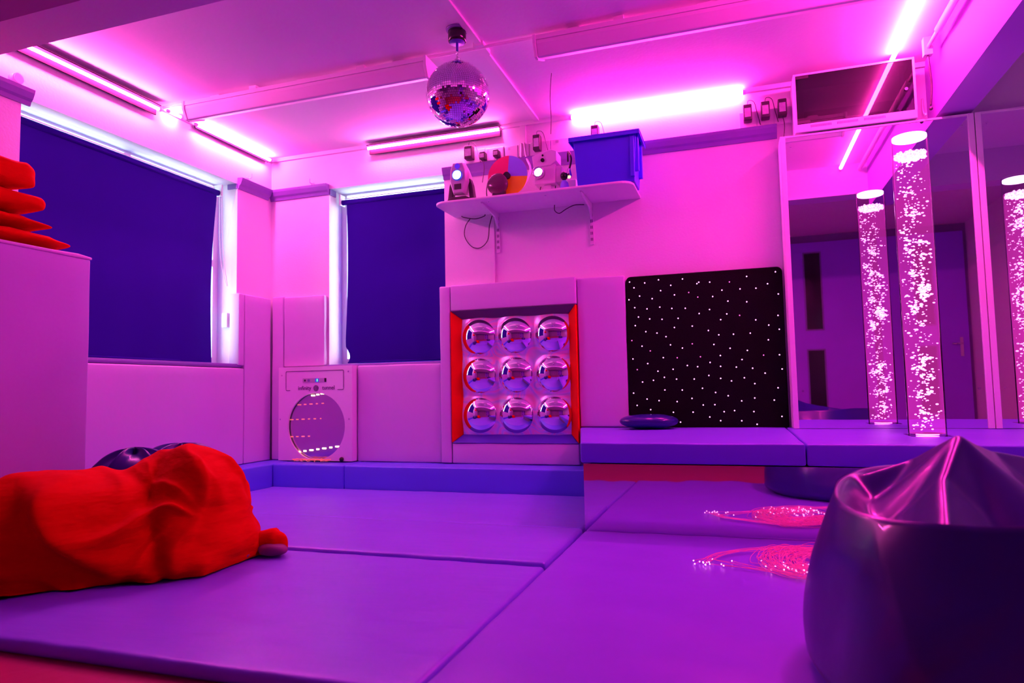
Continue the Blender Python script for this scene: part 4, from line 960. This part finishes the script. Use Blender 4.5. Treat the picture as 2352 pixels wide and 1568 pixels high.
# ------------------------------------------------------------------ big bean bag in front, right
def big_bag():
    c = np.array((.80, 2.12)); t = thing('bean_bag', 'huge glossy dark blue bean bag close to the camera at the right edge', 'bean bag', (.8, 2.12, 0), 'dark blue vinyl bean bags')
    lines = [  # tent-like ridges: point lists with heights
        [(.21, 2.25, .455), (.33, 2.38, .515), (.50, 2.36, .575), (.585, 2.22, .655), (.70, 2.36, .60), (.90, 2.50, .56), (1.3, 2.5, .5)],
        [(.585, 2.22, .655), (.50, 2.05, .56), (.44, 1.80, .485)],
    ]
    segs = [(np.array(L[i]), np.array(L[i+1]), k) for k, L in enumerate(lines) for i in range(len(L)-1)]
    slopes = (1.05, 1.15)
    def top(x, y):
        h = .33
        p = np.array((x, y))
        for a, b, k in segs:
            d = b[:2]-a[:2]; u = max(0, min(1, ((p-a[:2])@d)/(d@d))); q = a[:2]+d*u; z = a[2]+(b[2]-a[2])*u
            dd = np.linalg.norm(p-q); h = max(h, z-slopes[k]*dd*(1-.9*min(1, dd/1.0)*.6)+0)
        v = p-c; a = math.atan2(v[1], v[0]); dr = R(a)*.93-np.linalg.norm(v)
        h = max(h, rimh(a)-.85*max(0, dr))
        return h + .004*noise.noise(Vector((x*7, y*7, 1)))
    poly = [(.20, 2.26, .468), (.24, 1.95, .470), (.335, 1.735, .478), (.74, 1.62, .505), (1.22, 1.64, .52), (1.42, 2.10, .50), (1.20, 2.58, .535), (.78, 2.66, .56), (.40, 2.50, .525)]
    NP = len(poly)
    def rim_at(a):      # radius and height of the many-sided rim in direction a
        d = (math.cos(a), math.sin(a))
        for i in range(NP):
            p, q = poly[i], poly[(i+1) % NP]; ex, ey = q[0]-p[0], q[1]-p[1]; den = d[0]*ey-d[1]*ex
            if abs(den) < 1e-9: continue
            px, py = p[0]-c[0], p[1]-c[1]; r = (px*ey-py*ex)/den; u = (px*d[1]-py*d[0])/den
            if r > 0 and -1e-6 <= u <= 1+1e-6: return r, p[2]+(q[2]-p[2])*u
        return .6, .5
    TAB = [rim_at(2*PI*k/720) for k in range(720)]
    for _ in range(14): TAB = [tuple((TAB[k-1][m]+TAB[k][m]*2+TAB[(k+1) % 720][m])/4 for m in (0, 1)) for k in range(720)]
    def look(a, m):
        t_ = (a % (2*PI))/(2*PI)*720; k = int(t_); f_ = t_-k; return TAB[k % 720][m]*(1-f_)+TAB[(k+1) % 720][m]*f_
    def R(a): return look(a, 0)/.93
    def rimh(a): return look(a, 1)
    def top(x, y):
        h = .33
        p = np.array((x, y))
        for a, b, k in segs:
            d = b[:2]-a[:2]; u = max(0, min(1, ((p-a[:2])@d)/(d@d))); q = a[:2]+d*u; z = a[2]+(b[2]-a[2])*u
            dd = np.linalg.norm(p-q); h = max(h, z-slopes[k]*dd*(1-.9*min(1, dd/1.0)*.6)+0)
        v = p-c; a = math.atan2(v[1], v[0]); dr = R(a)*.93-np.linalg.norm(v)
        h = max(h, rimh(a)-.85*max(0, dr))
        return h + .004*noise.noise(Vector((x*7, y*7, 1)))
    def R(a):
        return 1/math.sqrt((math.cos(a)/.61)**2+(math.sin(a)/.52)**2) + .012*math.cos(3*a+.4)+.008*math.cos(5*a)
    def rimh(a):
        return .515+.012*math.sin(3*a)-.022*math.cos(a+PI)*max(0, -math.cos(a))+.035*max(0, math.sin(a))
    nu, ns, nside = 360, 80, 40; vs = []
    def rim(a, s):
        r = R(a)*s; return c[0]+r*math.cos(a), c[1]+r*math.sin(a)
    Z = np.zeros((ns+1, nu)); XY = {}
    for i in range(ns+1):
        for j in range(nu):
            a = 2*PI*j/nu; x, y = rim(a, i/ns*.93); Z[i, j] = top(x, y); XY[i, j] = (x, y)
    for _ in range(5):
        Y_ = (Z*2+np.roll(Z, 1, 1)+np.roll(Z, -1, 1))/4; Y_[1:-1] = (Y_[:-2]+2*Y_[1:-1]+Y_[2:])/4; Z = Y_
    Z[0, :] = Z[0].mean()
    for i in range(ns+1):
        for j in range(nu):
            x, y = XY[i, j]; vs.append((x, y, Z[i, j] - (.010*(max(0, i/ns-.94)/.06)**2)))
    for i in range(1, nside+1):
        u = i/nside
        for j in range(nu):
            a = 2*PI*j/nu; zt = Z[ns, j]-.012
            bulge = .93+.13*(1-(1-u)**2.2)-.10*max(0, (u-.88)/.12)**2
            n1 = noise.noise(Vector((math.cos(a)*2.2, math.sin(a)*2.2, u*1.5)))
            wr = (.012*ridge(a*2.0+u*1.6+n1*1.5) + .055*n1)*math.sin(PI*u)*min(1, u*3)
            da = math.atan2(math.sin(a-3.62-.55*u), math.cos(a-3.62-.55*u)); wr += .045*math.exp(-abs(da)/.22)*math.sin(PI*min(1, u*1.1+.02))
            db = math.atan2(math.sin(a-4.4+.7*u), math.cos(a-4.4+.7*u)); wr -= .03*math.exp(-abs(db)/.12)*math.sin(PI*u)**2
            k_ = min(1, u*1.3); rr = (R(a)*(1-k_)+.61*k_)*(bulge+wr); x, y = c[0]+rr*math.cos(a), c[1]+rr*math.sin(a); z = zt*(1-u)**1.05 + .003*u
            vs.append((x, y, z))
    rows = ns+1+nside
    fs = [(i*nu+j, i*nu+(j+1) % nu, (i+1)*nu+(j+1) % nu, (i+1)*nu+j) for i in range(rows-1) for j in range(nu)]
    fs.append(tuple((rows-1)*nu+j for j in range(nu)))
    obj('cover', G().add(vs, fs, True), 'bag_vinyl', t)
big_bag()
# pillow on the bench
g = blob((-.64, 5.16, .545), [((-.64, 5.16, .545), (.215, .15, .052), .1)], 120, 50, lambda p, d: .03*max(0, abs(d[0])*abs(d[1])*2-.6) + .006*noise.noise(Vector(p)*9), zmin=.492)
tag(obj('pillow', g, 'bag_vinyl', base=(-.64, 5.16, .49)), 'small dark blue vinyl pillow lying on the bench against the star panel', 'pillow')

# ------------------------------------------------------------------ fibre optic strands
def fibres():
    t = thing('fibre_optic_strands', 'loose coil of glowing pink fibre optic strands on the floor by the bean bag', 'fibre optic strands', (.15, 3.3, .005))
    rnd = random.Random(11); S = Vector((.62, 3.12, .02)); 
    def strand(pts):
        pts = [Vector((p[0], p[1], max(.007, p[2]))) for p in pts]
        P = catmull(pts, 7); P = [Vector((q.x, q.y, max(.006, q.z))) for q in P]
        o = obj('strand', G().tube(P, .0013, 4), 'fibre', t)
        sub('glowing_tip', G().ball(P[-1], .0032, 6, 4), 'fibre_tip', o, t)
    for i in range(9):      # long sweep to the left
        j = lambda s: rnd.uniform(-s, s)
        strand([S+Vector((j(.03), .2+j(.03), 0)), (.30+j(.04), 3.56+j(.04), .02), (.06+j(.03), 3.50+j(.05), .02), (-.10+j(.03), 3.38+j(.03), .015), (-.19+j(.04), 3.20+j(.04), .01)])
    for i in range(9):     # low straight strands
        e = rnd.uniform(-.16, .12)
        strand([S+Vector((0, -.15+rnd.uniform(-.05, .05), 0)), (.30, 3.0+rnd.uniform(-.04, .06), .02), (.16, 3.08+rnd.uniform(-.03, .05), .015), (e, 3.13+rnd.uniform(0, .25), .01)])
    for i in range(74):     # coiled heart of the bundle
        cx, cy = .30+rnd.gauss(0, .02), 3.30+rnd.gauss(0, .03); r = rnd.uniform(.07, .21); rx = r*rnd.uniform(.8, 1.2)
        a0 = rnd.uniform(.2, .6); a1 = a0+rnd.uniform(3.2, 5.9); k = 9
        strand([S+Vector((rnd.uniform(-.02, .02), .22, .01))] + [(cx+rx*math.cos(a0+(a1-a0)*q/k), cy+r*1.25*math.sin(a0+(a1-a0)*q/k), .008+rnd.random()*.03) for q in range(k+1)])
fibres()
